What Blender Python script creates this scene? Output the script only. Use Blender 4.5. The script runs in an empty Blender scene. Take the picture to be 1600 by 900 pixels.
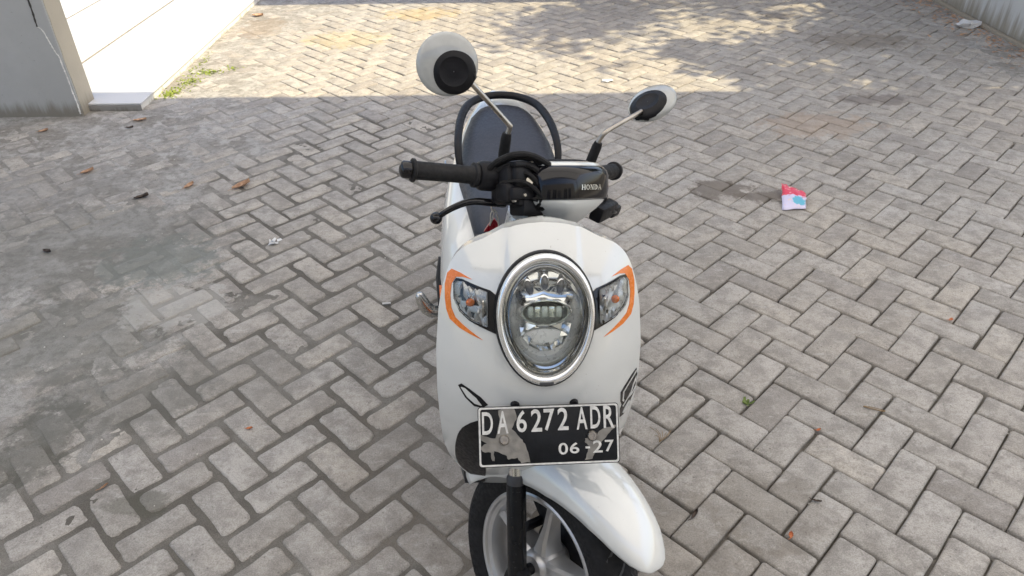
import bpy, bmesh, math, random
import numpy as np
from mathutils import Vector, Matrix, noise as mnoise

random.seed(7); rng = np.random.default_rng(7)
sc = bpy.context.scene
C = sc.collection

# ------------------------------------------------------------------ camera
UNIT = .1065                       # paving module (block width + joint), metres
CAM_H, PITCH, ROLL, FPX = 1.6803, .6133, .0128, 1147.35
cam = bpy.data.cameras.new('camera'); cam.sensor_width = 36.0; cam.lens = FPX/1600*36.0
cam.clip_start = .05; cam.clip_end = 2000
camo = bpy.data.objects.new('camera', cam); C.objects.link(camo)
fwd = Vector((0, math.cos(PITCH), -math.sin(PITCH))); rgt = Vector((1, 0, 0)); dwn = fwd.cross(rgt)
r_ = rgt*math.cos(ROLL)+dwn*math.sin(ROLL); d_ = -rgt*math.sin(ROLL)+dwn*math.cos(ROLL)
m = Matrix((r_, -d_, -fwd)).transposed().to_4x4(); m.translation = (0, 0, CAM_H); camo.matrix_world = m
sc.camera = camo
# ------------------------------------------------------------------ world, sun, exposure
SUN_EL, SUN_AZ = 58.0, 90.0        # azimuth from +Y towards +X: the sun stands to the right
SUN_S, SKY_S, EXPO = 3.2, .15, .95
w = bpy.data.worlds.new('World'); sc.world = w; w.use_nodes = True
nt = w.node_tree; nt.nodes.clear()
sky = nt.nodes.new('ShaderNodeTexSky'); sky.sky_type = 'NISHITA'; sky.sun_disc = False
sky.sun_elevation = math.radians(SUN_EL); sky.sun_rotation = math.radians(SUN_AZ)
sky.air_density = 1.0; sky.dust_density = 3.0; sky.ozone_density = 1.0
bg = nt.nodes.new('ShaderNodeBackground'); bg.inputs[1].default_value = SKY_S
wo = nt.nodes.new('ShaderNodeOutputWorld')
nt.links.new(sky.outputs[0], bg.inputs[0]); nt.links.new(bg.outputs[0], wo.inputs[0])
sl = bpy.data.lights.new('sun', 'SUN'); sl.energy = SUN_S; sl.angle = math.radians(.55); sl.color = (1, .85, .56)
slo = bpy.data.objects.new('sun', sl); C.objects.link(slo)
sd = Vector((math.cos(math.radians(SUN_EL))*math.sin(math.radians(SUN_AZ)), math.cos(math.radians(SUN_EL))*math.cos(math.radians(SUN_AZ)), math.sin(math.radians(SUN_EL))))
slo.rotation_euler = sd.to_track_quat('Z', 'Y').to_euler(); slo.location = sd*20
vs = sc.view_settings; vs.view_transform = 'Standard'; vs.look = 'None'; vs.exposure = EXPO; vs.gamma = 1; vs.use_curve_mapping = False

# ------------------------------------------------------------------ helpers
def tag(o, label=None, cat=None, group=None, kind=None):
    if label: o['label'] = label
    if cat: o['category'] = cat
    if group: o['group'] = group
    if kind: o['kind'] = kind
    return o

def mk(name, verts, faces, mat, parent=None, smooth=True, sharp=40, xf=None):
    if xf: verts = [xf(Vector(v)) for v in verts]
    me = bpy.data.meshes.new(name); me.from_pydata([tuple(v) for v in verts], [], faces)
    bm = bmesh.new(); bm.from_mesh(me); bmesh.ops.recalc_face_normals(bm, faces=bm.faces); bm.to_mesh(me); bm.free()
    if mat: me.materials.append(mat)
    if smooth:
        me.polygons.foreach_set('use_smooth', [True]*len(me.polygons)); me.set_sharp_from_angle(angle=math.radians(sharp))
    o = bpy.data.objects.new(name, me); C.objects.link(o)
    if parent: o.parent = parent
    return o

class MB:
    def __init__(s): s.v = []; s.f = []
    def add(s, v, f):
        b = len(s.v); s.v += [tuple(p) for p in v]; s.f += [tuple(i+b for i in q) for q in f]; return s
    def loft(s, rings, caps=True, closed=True):
        n = len(rings[0]); v = [p for r in rings for p in r]; f = []
        for i in range(len(rings)-1):
            for j in range(n if closed else n-1):
                k = (j+1) % n; f.append((i*n+j, i*n+k, (i+1)*n+k, (i+1)*n+j))
        if caps and closed: f.append(tuple(range(n))); f.append(tuple((len(rings)-1)*n+j for j in range(n)))
        return s.add(v, f)
    def tube(s, path, rad, n=12, caps=True):
        P = [Vector(p) for p in path]; R = rad if isinstance(rad, (list, tuple)) else [rad]*len(P)
        rings = []; up = None
        for i, p in enumerate(P):
            t = (P[min(i+1, len(P)-1)]-P[max(i-1, 0)]).normalized()
            if up is None:
                up = Vector((0, 0, 1)) if abs(t.z) < .9 else Vector((1, 0, 0))
            a = t.cross(up).normalized(); b = a.cross(t).normalized(); up = b
            rings.append([p+(a*math.cos(2*math.pi*k/n)+b*math.sin(2*math.pi*k/n))*R[i] for k in range(n)])
        return s.loft(rings, caps)
    def rev(s, prof, o, ax, n=32, closed=False, a0=0, a1=2*math.pi):
        o = Vector(o); ax = Vector(ax).normalized(); u = ax.orthogonal().normalized(); w_ = ax.cross(u)
        full = abs(a1-a0-2*math.pi) < 1e-6; m_ = n if full else n+1
        rings = [[o+ax*h+(u*math.cos(a0+(a1-a0)*k/n)+w_*math.sin(a0+(a1-a0)*k/n))*r for r, h in prof] for k in range(m_)]
        if full: rings.append(rings[0])
        L = len(prof); v = [p for q in rings[:m_] for p in q]; f = []
        for k in range(n):
            k2 = (k+1) % m_
            for j in range(L if closed else L-1):
                j2 = (j+1) % L; f.append((k*L+j, k2*L+j, k2*L+j2, k*L+j2))
        return s.add(v, f)
    def box(s, c, d, bev=.004, rot=None):
        bm = bmesh.new(); bmesh.ops.create_cube(bm, size=1)
        for v in bm.verts: v.co = Vector((v.co.x*d[0], v.co.y*d[1], v.co.z*d[2]))
        if bev: bmesh.ops.bevel(bm, geom=bm.edges[:], offset=bev, segments=2, affect='EDGES', profile=.5)
        R = rot if rot else Matrix.Identity(3)
        bm.verts.index_update()
        v = [Vector(c)+R@q.co for q in bm.verts]; f = [tuple(q.index for q in g.verts) for g in bm.faces]; bm.free()
        return s.add(v, f)
    def ball(s, c, r, n=12, sc_=(1, 1, 1)):
        rings = []
        for i in range(1, n):
            a = math.pi*i/n
            rings.append([Vector(c)+Vector((math.sin(a)*math.cos(2*math.pi*k/(2*n))*sc_[0], math.sin(a)*math.sin(2*math.pi*k/(2*n))*sc_[1], math.cos(a)*sc_[2]))*r for k in range(2*n)])
        return s.loft(rings)
    def build(s, name, mat, parent=None, xf=None, sharp=40, smooth=True):
        return mk(name, s.v, s.f, mat, parent, smooth, sharp, xf)

def smst(a, b, x):
    t = min(1, max(0, (x-a)/(b-a))); return t*t*(3-2*t)

def interp(x, T): return float(np.interp(x, [t[0] for t in T], [t[1] for t in T]))
def soften(T, n=80, k=9):
    xs = np.linspace(T[0][0], T[-1][0], n+1); ys = np.interp(xs, [t[0] for t in T], [t[1] for t in T]); w_ = np.hanning(2*k+3); w_ /= w_.sum()
    ys = np.convolve(np.pad(ys, k+1, mode='reflect', reflect_type='odd'), w_, 'valid'); return list(zip(xs, ys))

def spline(pts, n=8):
    P = [Vector(p) for p in pts]; out = []
    for i in range(len(P)-1):
        p0, p1, p2, p3 = P[max(i-1, 0)], P[i], P[i+1], P[min(i+2, len(P)-1)]
        for k in range(n):
            t = k/n
            out.append(.5*((2*p1)+(p2-p0)*t+(2*p0-5*p1+4*p2-p3)*t*t+(3*p1-p0-3*p2+p3)*t**3))
    out.append(P[-1]); return out

def patch(name, poly, fn, mat, parent, off=.0015, cuts=3, thick=.004):
    """closed outline in surface coordinates, laid on the surface fn(a, b, offset) with a skirt"""
    bm = bmesh.new(); vs_ = [bm.verts.new((p[0], p[1], 0)) for p in poly]; fc = bm.faces.new(vs_); fc.normal_update()
    bmesh.ops.triangulate(bm, faces=bm.faces[:])
    for _ in range(cuts):
        L = [e for e in bm.edges if e.calc_length() > .012]
        if not L: break
        bmesh.ops.subdivide_edges(bm, edges=L, cuts=1)
        bmesh.ops.triangulate(bm, faces=bm.faces[:])
    bd = [e for e in bm.edges if e.is_boundary]
    top = {v: fn(v.co.x, v.co.y, off) for v in bm.verts}; low = {}
    r = bmesh.ops.extrude_edge_only(bm, edges=bd); nv = [g for g in r['geom'] if isinstance(g, bmesh.types.BMVert)]
    for v in nv: low[v] = fn(v.co.x, v.co.y, off-thick)
    for v, p in list(top.items())+list(low.items()): v.co = p
    bmesh.ops.recalc_face_normals(bm, faces=bm.faces)
    me = bpy.data.meshes.new(name); bm.to_mesh(me); bm.free(); me.materials.append(mat)
    me.polygons.foreach_set('use_smooth', [True]*len(me.polygons)); me.set_sharp_from_angle(angle=math.radians(35))
    o = bpy.data.objects.new(name, me); C.objects.link(o); o.parent = parent; return o

# ------------------------------------------------------------------ materials
def newmat(name):
    m_ = bpy.data.materials.new(name); m_.use_nodes = True; t = m_.node_tree
    return m_, t, t.nodes['Principled BSDF'], t.nodes, t.links

def setp(b, **k):
    for n, v in k.items(): b.inputs[n.replace('_', ' ')].default_value = v

def N(t, typ, **k):
    n = t.nodes.new(typ)
    for a, v in k.items(): setattr(n, a, v)
    return n

def mathn(t, op, a, b=None, clamp=False):
    n = N(t, 'ShaderNodeMath', operation=op, use_clamp=clamp)
    for i, q in enumerate((a, b)):
        if q is None: continue
        if isinstance(q, (int, float)): n.inputs[i].default_value = q
        else: t.links.new(q, n.inputs[i])
    return n.outputs[0]

def mixc(t, fac, a, b, mode='MIX'):
    n = N(t, 'ShaderNodeMix', data_type='RGBA', blend_type=mode)
    for s_, q in ((n.inputs[0], fac), (n.inputs[6], a), (n.inputs[7], b)):
        if isinstance(q, (int, float)): s_.default_value = q
        elif isinstance(q, tuple): s_.default_value = (*q, 1) if len(q) == 3 else q
        else: t.links.new(q, s_)
    return n.outputs[2]

def noise(t, vec, scale, detail=4, rough=.55):
    n = N(t, 'ShaderNodeTexNoise'); n.inputs['Scale'].default_value = scale; n.inputs['Detail'].default_value = detail; n.inputs['Roughness'].default_value = rough
    if vec is not None: t.links.new(vec, n.inputs['Vector'])
    return n.outputs['Fac']

def ramp(t, fac, lo, hi, a=0., b=1.):
    n = N(t, 'ShaderNodeMapRange'); n.interpolation_type = 'SMOOTHSTEP'
    for i, v in zip(range(1, 5), (lo, hi, a, b)): n.inputs[i].default_value = v
    t.links.new(fac, n.inputs[0]); return n.outputs[0]

def plain(name, col, rough=.5, metal=0., coat=0., var=.06, scale=30, bump=0., bscale=200, spec=.5):
    m_, t, b, n, l = newmat(name)
    tc = N(t, 'ShaderNodeTexCoord'); f = noise(t, tc.outputs['Object'], scale)
    k = ramp(t, f, .3, .7, 1-var, 1+var)
    c = N(t, 'ShaderNodeVectorMath', operation='SCALE'); c.inputs[0].default_value = col; l.new(k, c.inputs['Scale'])
    l.new(c.outputs[0], b.inputs['Base Color'])
    f2 = noise(t, tc.outputs['Object'], scale*4); l.new(ramp(t, f2, .3, .7, max(.02, rough*.8), min(1, rough*1.25)), b.inputs['Roughness'])
    setp(b, Metallic=metal, Coat_Weight=coat, Coat_Roughness=.06, Specular_IOR_Level=spec)
    if bump:
        bp = N(t, 'ShaderNodeBump'); bp.inputs['Strength'].default_value = bump; bp.inputs['Distance'].default_value = .002
        l.new(noise(t, tc.outputs['Object'], bscale), bp.inputs['Height']); l.new(bp.outputs[0], b.inputs['Normal'])
    return m_

def thin_glass(name, tint=(1, 1, 1), rough=.0):
    m_, t, b, n, l = newmat(name); n.remove(b)
    tr = N(t, 'ShaderNodeBsdfTransparent'); tr.inputs[0].default_value = (*tint, 1)
    gl = N(t, 'ShaderNodeBsdfGlossy'); gl.inputs['Roughness'].default_value = rough
    fr = N(t, 'ShaderNodeFresnel'); fr.inputs[0].default_value = 1.5
    mx = N(t, 'ShaderNodeMixShader'); l.new(fr.outputs[0], mx.inputs[0]); l.new(tr.outputs[0], mx.inputs[1]); l.new(gl.outputs[0], mx.inputs[2])
    l.new(mx.outputs[0], n['Material Output'].inputs[0]); return m_

STAINS = [  # x, y, rx, ry, strength, colour  (oil, damp and rust marks on the blocks)
    (1.02, 3.20, .17, .10, .80, (.15, .13, .11)), (1.22, 3.13, .14, .07, .78, (.15, .13, .11)),
    (2.27, 4.36, .26, .10, .55, (.13, .11, .10)), (1.76, 3.98, .34, .20, .35, (.36, .26, .18)),
    (-1.50, 2.62, .26, .22, .55, (.17, .20, .185)), (-1.47, 1.60, .12, .22, .60, (.09, .09, .075)),
    (2.66, 5.55, .42, .22, .55, (.17, .145, .115)), (2.25, 6.25, .16, .12, .6, (.16, .14, .12)),
    (-.75, 6.45, .35, .20, .35, (.50, .36, .13)), (-1.25, 5.75, .35, .25, .30, (.45, .36, .16)),
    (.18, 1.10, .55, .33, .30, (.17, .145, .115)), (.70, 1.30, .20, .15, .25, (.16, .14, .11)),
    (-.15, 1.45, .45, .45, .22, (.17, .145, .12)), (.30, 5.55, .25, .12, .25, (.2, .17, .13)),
    (-1.95, 2.75, .75, .42, .45, (.17, .17, .155)), (-1.62, 2.12, .42, .30, .50, (.15, .152, .135)), (-1.30, 1.78, .30, .20, .45, (.14, .14, .125)),
    (-1.30, 2.30, .22, .16, .45, (.50, .49, .46)), (-2.3, 3.3, .5, .3, .35, (.20, .19, .175)), (-.95, 1.9, .30, .2, .28, (.17, .165, .15)),
    (-2.0, 6.1, .2, .3, .4, (.24, .18, .12)), (-1.05, 1.35, .10, .05, .5, (.09, .09, .07)),
]
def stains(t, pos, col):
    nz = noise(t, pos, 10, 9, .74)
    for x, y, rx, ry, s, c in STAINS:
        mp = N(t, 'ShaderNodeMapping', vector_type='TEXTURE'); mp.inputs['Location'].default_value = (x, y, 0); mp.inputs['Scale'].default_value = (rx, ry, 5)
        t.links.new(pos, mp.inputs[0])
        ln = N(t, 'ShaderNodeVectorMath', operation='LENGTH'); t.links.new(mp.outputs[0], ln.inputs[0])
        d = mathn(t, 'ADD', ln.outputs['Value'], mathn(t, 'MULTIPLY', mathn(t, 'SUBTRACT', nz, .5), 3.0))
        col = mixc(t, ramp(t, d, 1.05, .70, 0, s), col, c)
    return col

def paver_mat(name, per_object):
    m_, t, b, n, l = newmat(name)
    pos = N(t, 'ShaderNodeNewGeometry').outputs['Position']
    if per_object: rnd = N(t, 'ShaderNodeObjectInfo').outputs['Random']
    else: rnd = N(t, 'ShaderNodeAttribute', attribute_name='rnd').outputs['Fac']
    wn = N(t, 'ShaderNodeTexWhiteNoise', noise_dimensions='1D'); l.new(mathn(t, 'MULTIPLY', rnd, 91.7), wn.inputs['W'])
    c = mixc(t, wn.outputs['Value'], (.385, .365, .335), (.505, .485, .455))
    c = mixc(t, ramp(t, rnd, .80, .96, 0, .7), c, (.55, .51, .45))
    c = mixc(t, ramp(t, rnd, .14, .04, 0, .6), c, (.29, .27, .255))
    c = mixc(t, ramp(t, noise(t, pos, 1.1, 3), .35, .65, 0, .35), c, (.43, .385, .33))
    blot = noise(t, pos, 14, 6, .65); c = mixc(t, ramp(t, blot, .40, .64, 0, .62), c, (.25, .235, .215))
    pale = noise(t, pos, 27, 5, .6); c = mixc(t, ramp(t, pale, .55, .75, 0, .35), c, (.52, .50, .47))
    fine = noise(t, pos, 260, 3, .7); c = mixc(t, .75, c, mixc(t, ramp(t, fine, .32, .68), (.58, .57, .56), (1.05, 1.045, 1.035)), 'MULTIPLY')
    mp = N(t, 'ShaderNodeMapping'); mp.inputs['Scale'].default_value = (1, 2.6, 1); mp.inputs['Rotation'].default_value = (0, 0, .7); l.new(pos, mp.inputs[0])
    smear = noise(t, mp.outputs[0], 16, 7, .68); c = mixc(t, ramp(t, smear, .52, .74, 0, .55), c, (.52, .505, .48))
    grime = noise(t, pos, 48, 6, .7); c = mixc(t, ramp(t, grime, .52, .68, 0, .6), c, (.22, .205, .185))
    vo = N(t, 'ShaderNodeTexVoronoi', feature='F1'); vo.inputs['Scale'].default_value = 34; l.new(pos, vo.inputs['Vector'])
    c = mixc(t, ramp(t, vo.outputs['Distance'], .13, .06, 0, .5), c, (.10, .09, .085))
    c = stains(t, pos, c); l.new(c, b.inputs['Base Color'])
    setp(b, Roughness=.86, Specular_IOR_Level=.32)
    bp = N(t, 'ShaderNodeBump'); bp.inputs['Strength'].default_value = .55; bp.inputs['Distance'].default_value = .0022
    h = mathn(t, 'ADD', mathn(t, 'MULTIPLY', fine, .25), mathn(t, 'ADD', mathn(t, 'MULTIPLY', blot, 1.6), mathn(t, 'MULTIPLY', noise(t, pos, 90, 4, .6), .9)))
    l.new(h, bp.inputs['Height']); l.new(bp.outputs[0], b.inputs['Normal'])
    return m_

def sand_mat():
    m_, t, b, n, l = newmat('joint_sand')
    pos = N(t, 'ShaderNodeNewGeometry').outputs['Position']
    f1 = noise(t, pos, 3.2, 4); f2 = noise(t, pos, 30, 6, .65); f3 = noise(t, pos, 330, 3, .7)
    pk_ = N(t, 'ShaderNodeAttribute', attribute_name='packed').outputs['Fac']
    soil = mixc(t, ramp(t, f1, .38, .64), (.13, .12, .105), (.24, .228, .205))
    c = mixc(t, ramp(t, pk_, .12, .6), soil, mixc(t, ramp(t, f1, .38, .64), (.27, .255, .23), (.38, .37, .35)))
    c = mixc(t, ramp(t, f2, .42, .64, 0, .5), c, (.15, .142, .125))
    c = mixc(t, mathn(t, 'MULTIPLY', pk_, ramp(t, noise(t, pos, 11, 5, .6), .50, .66, 0, .8)), c, (.46, .445, .42))
    c = mixc(t, .7, c, mixc(t, ramp(t, f3, .3, .7), (.6, .6, .6), (1.25, 1.25, 1.25)), 'MULTIPLY')
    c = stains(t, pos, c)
    l.new(c, b.inputs['Base Color']); setp(b, Roughness=.95, Specular_IOR_Level=.2)
    bp = N(t, 'ShaderNodeBump'); bp.inputs['Strength'].default_value = .6; bp.inputs['Distance'].default_value = .003
    l.new(mathn(t, 'ADD', f3, mathn(t, 'MULTIPLY', f2, 1.6)), bp.inputs['Height']); l.new(bp.outputs[0], b.inputs['Normal'])
    return m_

def plaster_mat(name, col, dirt, z1, z2, streak=True):
    m_, t, b, n, l = newmat(name)
    pos = N(t, 'ShaderNodeNewGeometry').outputs['Position']
    f = noise(t, pos, 2.3, 5, .6); c = mixc(t, ramp(t, f, .35, .65, 0, .5), col, tuple(q*.82 for q in col))
    mp = N(t, 'ShaderNodeMapping'); mp.inputs['Scale'].default_value = (9, 9, .7); l.new(pos, mp.inputs[0])
    st = noise(t, mp.outputs[0], 1.6, 6, .7)
    sx = N(t, 'ShaderNodeSeparateXYZ'); l.new(pos, sx.inputs[0])
    hgt = mathn(t, 'SUBTRACT', sx.outputs['Z'], mathn(t, 'MULTIPLY', mathn(t, 'SUBTRACT', st, .5), .6 if streak else .2))
    c = mixc(t, ramp(t, hgt, z2, z1, 0, .8), c, dirt)
    if streak: c = mixc(t, ramp(t, st, .55, .72, 0, .45), c, tuple(q*.6 for q in col))
    pits = noise(t, pos, 60, 3, .7); c = mixc(t, ramp(t, pits, .66, .74, 0, .6), c, tuple(q*.45 for q in col))
    l.new(c, b.inputs['Base Color']); setp(b, Roughness=.85, Specular_IOR_Level=.3)
    bp = N(t, 'ShaderNodeBump'); bp.inputs['Strength'].default_value = .4; bp.inputs['Distance'].default_value = .003
    l.new(mathn(t, 'ADD', noise(t, pos, 40, 5), pits), bp.inputs['Height']); l.new(bp.outputs[0], b.inputs['Normal'])
    return m_

def leaf_mat(name, c1, c2, trans=.3):
    m_, t, b, n, l = newmat(name)
    pos = N(t, 'ShaderNodeNewGeometry').outputs['Position']
    l.new(mixc(t, ramp(t, noise(t, pos, 40, 3), .35, .65), c1, c2), b.inputs['Base Color']); setp(b, Roughness=.6)
    if trans:
        tr = N(t, 'ShaderNodeBsdfTranslucent'); tr.inputs[0].default_value = (*c2, 1)
        mx = N(t, 'ShaderNodeMixShader'); mx.inputs[0].default_value = trans
        l.new(b.outputs[0], mx.inputs[1]); l.new(tr.outputs[0], mx.inputs[2]); l.new(mx.outputs[0], n['Material Output'].inputs[0])
    return m_

def paint_mat():
    m_, t, b, n, l = newmat('white_paint')
    tc = N(t, 'ShaderNodeTexCoord').outputs['Object']
    c = mixc(t, ramp(t, noise(t, tc, 7, 4), .4, .7, 0, .3), (.71, .73, .715), (.65, .665, .645))
    c = mixc(t, ramp(t, noise(t, tc, 130, 2, .8), .70, .76, 0, .5), c, (.35, .33, .30))
    l.new(c, b.inputs['Base Color'])
    l.new(ramp(t, noise(t, tc, 12, 5, .7), .3, .7, .10, .19), b.inputs['Roughness'])
    setp(b, Coat_Weight=1, Coat_Roughness=.02, Coat_IOR=1.75, Specular_IOR_Level=.5); return m_

MT = dict(
    white=paint_mat(),
    black=plain('black_plastic', (.010, .010, .012), .42, bump=.2, bscale=400, var=.2, spec=.2),
    forkblack=plain('fork_black', (.008, .009, .011), .22, var=.15, spec=.3),
    gloss=plain('black_gloss', (.006, .006, .008), .10, coat=.25, var=.1, spec=.35),
    rubber=plain('rubber', (.013, .013, .014), .65, spec=.25, var=.25, bump=.4, bscale=500),
    grip=plain('grip_rubber', (.010, .010, .011), .6, var=.2, bump=.3, spec=.35),
    chrome=plain('chrome', (.80, .80, .78), .07, metal=1, var=.04),
    satin=plain('satin_chrome', (.62, .62, .60), .28, metal=1, var=.08),
    alloy=plain('alloy_rim', (.52, .525, .53), .36, metal=.75, var=.10, scale=18),
    steel=plain('brake_steel', (.42, .39, .35), .32, metal=1, var=.2, scale=14),
    grey=plain('grey_plastic', (.20, .205, .21), .42, var=.1),
    darkgrey=plain('dark_grey_plastic', (.045, .046, .05), .5, var=.12),
    seat=plain('seat_vinyl', (.026, .030, .043), .42, var=.12, bump=.35, bscale=700),
    orange=plain('orange_vinyl', (.78, .20, .018), .25, coat=.5, var=.05),
    amber=plain('amber_bulb', (.85, .22, .04), .2, coat=.6),
    red=plain('red_plastic', (.28, .012, .02), .3, coat=.4),
    silver=plain('silver_plastic', (.50, .51, .51), .3, metal=.55, var=.05),
    plate=plain('plate_black', (.007, .008, .010), .5, var=.25, scale=40, bump=.3, bscale=120, spec=.2),
    plate_white=plain('plate_white', (.62, .62, .60), .5, var=.15, scale=120),
    bare=plain('bare_metal', (.235, .225, .205), .55, metal=.35, var=.25, scale=50, bump=.3),
    string=plain('string', (.62, .58, .50), .9),
    glass=thin_glass('clear_lens', (.97, .985, .98)),
    bulbglass=thin_glass('projector_lens', (.85, .90, .86)),
    bowl=plain('bowl_silver', (.84, .85, .83), .30, metal=.25, var=.03),
    bright=plain('bright_trim', (.92, .92, .90), .06, metal=.75, var=.03),
    hazelens=plain('grey_pod', (.12, .12, .115), .25, var=.1),
    mirror_white_shaded=plain('mirror_paint_shaded', (.40, .41, .40), .2, coat=.6, var=.08),  # white paint greyed to put the mirror backs' shade into the colour
    decal_white=plain('decal_white', (.62, .62, .60), .35),
)
MT['mirror'] = plain('mirror_glass', (.88, .88, .88), .02, metal=1, var=.01)
PAV_O, PAV_S, SAND = paver_mat('paving_concrete', True), paver_mat('paving_concrete_far', False), sand_mat()

# ------------------------------------------------------------------ ground: sand bed, paving, joint sand
LAT = {}
def lattice(seed, sx, sy):
    if seed not in LAT: LAT[seed] = np.random.default_rng(seed).random((sy, sx))
    return LAT[seed]
def vnoise(x, y, scale, seed):
    L = lattice(seed, 256, 256); X = x*scale+1000.37; Yy = y*scale+1000.73
    xi = np.floor(X).astype(int); yi = np.floor(Yy).astype(int); fx = X-xi; fy = Yy-yi
    fx = fx*fx*(3-2*fx); fy = fy*fy*(3-2*fy); a = lambda i, j: L[(yi+j) % 256, (xi+i) % 256]
    return (a(0, 0)*(1-fx)+a(1, 0)*fx)*(1-fy)+(a(0, 1)*(1-fx)+a(1, 1)*fx)*fy
def fbm(x, y, scale, seed, o=4): return sum(vnoise(x, y, scale*2**k, seed+k)*.5**k for k in range(o))/sum(.5**k for k in range(o))
def sst(a, b, x):
    t = np.clip((x-a)/(b-a), 0, 1); return t*t*(3-2*t)
def dirt_amount(x, y):
    """0 = clean block field, 1 = blocks buried under hard-packed dirt"""
    n = fbm(x, y, 1.6, 11)-.5; n2 = fbm(x, y, 6, 31)-.5
    q = n*.9+n2*.55
    a = sst(-1.05, -1.75, x+q)*sst(1.55, 2.15, y+q)                    # by the pillar
    a = np.maximum(a, .72*sst(-.95, -1.35, x+q)*sst(1.3, 1.7, y+q)*sst(3.1, 2.5, y))
    b = sst(-1.55, -2.1, x+q*.8)*sst(3.6, 3.9, y)                      # along the porch
    c = sst(3.05, 3.6, x+q)                                            # foot of the wall
    e = .8*sst(.36, .0, np.hypot((x-2.62)/1.5, (y-5.55)/1.0)+q*.3)
    return np.clip(np.maximum(np.maximum(a, b), np.maximum(c, e)), 0, 1)
def sand_z(x, y):
    left = sst(.9, -.4, x+(fbm(x, y, .8, 51)-.5)*1.2)*sst(5.2, 3.9, y)
    z = -.0210+.0166*left+.004*(fbm(x, y, 14, 5)-.5)+.0065*(fbm(x, y, 40, 8, 3)-.5)*left
    d = dirt_amount(x, y)
    return z*(1-d)-.0045*d+d*(.0048+.009*(fbm(x, y, 3.6, 71)-.5)+.007*(fbm(x, y, 15, 81, 4)-.5))

g = MB(); R = 900
ground = mk('ground', [(-R, -R, -.03), (R, -R, -.03), (R, R, -.03), (-R, R, -.03)], [(0, 1, 2, 3)], SAND, smooth=False)
tag(ground, 'grey herringbone concrete block paving with sandy joints', 'paving', kind='structure')

def grid_obj(name, x0, x1, y0, y1, st, hole=None):
    xs = np.arange(x0, x1+st/2, st); ys = np.arange(y0, y1+st/2, st); X, Yg = np.meshgrid(xs, ys)
    Z = sand_z(X, Yg); nx, ny = len(xs), len(ys)
    co = np.stack([X.ravel(), Yg.ravel(), Z.ravel()], 1).astype(np.float32)
    i = np.arange(nx-1); j = np.arange(ny-1); I, J = np.meshgrid(i, j); a = (J*nx+I).ravel()
    if hole is not None:
        cx = X[:-1, :-1].ravel()+st/2; cy = Yg[:-1, :-1].ravel()+st/2
        a = a[~((cx > hole[0]) & (cx < hole[1]) & (cy > hole[2]) & (cy < hole[3]))]
    q = np.stack([a, a+1, a+1+nx, a+nx], 1).astype(np.int32)
    me = bpy.data.meshes.new(name); me.vertices.add(len(co)); me.vertices.foreach_set('co', co.ravel())
    me.loops.add(q.size); me.loops.foreach_set('vertex_index', q.ravel()); me.polygons.add(len(q))
    me.polygons.foreach_set('loop_start', np.arange(0, q.size, 4, dtype=np.int32)); me.polygons.foreach_set('use_smooth', np.ones(len(q), bool))
    me.update(calc_edges=True); me.materials.append(SAND)
    at_ = me.attributes.new('packed', 'FLOAT', 'POINT'); at_.data.foreach_set('value', dirt_amount(X, Yg).ravel().astype(np.float32))
    o = bpy.data.objects.new(name, me); C.objects.link(o); o.parent = ground; tag(o, kind='stuff'); return o
NEAR = (-3.0, .6, .9, 4.5)
grid_obj('joint_sand', -3.0, .6, .9, 4.5, .009)
grid_obj('joint_sand', -6.0, 6.0, -1.2, 9.6, .03, hole=NEAR)

# herringbone: one block shape per state of wear, shared by the copies
L2, H2 = UNIT, UNIT/2                    # half length / half width of a module
def block_mesh(name, gap, wear, seed):
    r = random.Random(seed); hl, hw = L2-gap/2, H2-gap/2
    cr = .005+.0085*wear; base = []
    cs = [(hl, hw, 0), (-hl, hw, 90), (-hl, -hw, 180), (hl, -hw, 270)]
    for cx, cy, a in cs:
        k = cr*(1+r.uniform(-.3, .9)*(.4+wear)); ox = cx-math.copysign(k, cx); oy = cy-math.copysign(k, cy)
        for s in (0, 45, 90):
            t = math.radians(a+s); base.append([ox+k*math.cos(t), oy+k*math.sin(t)])
        # a point along the side towards the next corner, knocked about by wear
        nx, ny, _ = cs[(cs.index((cx, cy, a))+1) % 4]; f = r.uniform(.35, .65); j = r.uniform(0, 1)
        mx, my = cx+(nx-cx)*f, cy+(ny-cy)*f; inw = (.0008+.0055*wear)*j
        base.append([mx-(math.copysign(inw, mx) if abs(cx-nx) < 1e-6 else 0), my-(math.copysign(inw, my) if abs(cy-ny) < 1e-6 else 0)])
    ch = .0058+.003*wear; n = len(base); v = []; f = []
    for (s_, z) in ((1, -.028), (1, -.0062-.002*wear), (None, -.0016), (2, 0)):
        for x, y in base:
            if s_ == 1: v.append((x, y, z))
            else:
                k = ch*(.45 if s_ is None else 1.0)
                v.append((x*(1-k/hl), y*(1-k/hw), z))
    for q in range(3):
        for i in range(n): j = (i+1) % n; f.append((q*n+i, q*n+j, (q+1)*n+j, (q+1)*n+i))
    f.append(tuple(3*n+i for i in range(n)))
    me = bpy.data.meshes.new(name); me.from_pydata(v, [], f); me.materials.append(PAV_O)
    me.polygons.foreach_set('use_smooth', [True]*len(me.polygons)); me.set_sharp_from_angle(angle=math.radians(62))
    return me, np.array(v), f
CLEAN = [block_mesh('paving_block', .0050, r*.06, 100+r) for r in range(5)]
WORN = [block_mesh('paving_block', .0125, .35+.13*r, 200+r) for r in range(6)]
AL = -math.pi/4; D = Vector((math.cos(AL), math.sin(AL))); U = Vector((-math.sin(AL), math.cos(AL)))
ORG = Vector((5.3239*UNIT, 15.7378*UNIT))
def px(p):
    v = Vector(p)-Vector((0, 0, CAM_H)); z = v.dot(fwd)
    return (800+FPX*v.dot(r_)/z, 450+FPX*v.dot(d_)/z) if z > .1 else (-9e9, -9e9)
blocks = []
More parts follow.
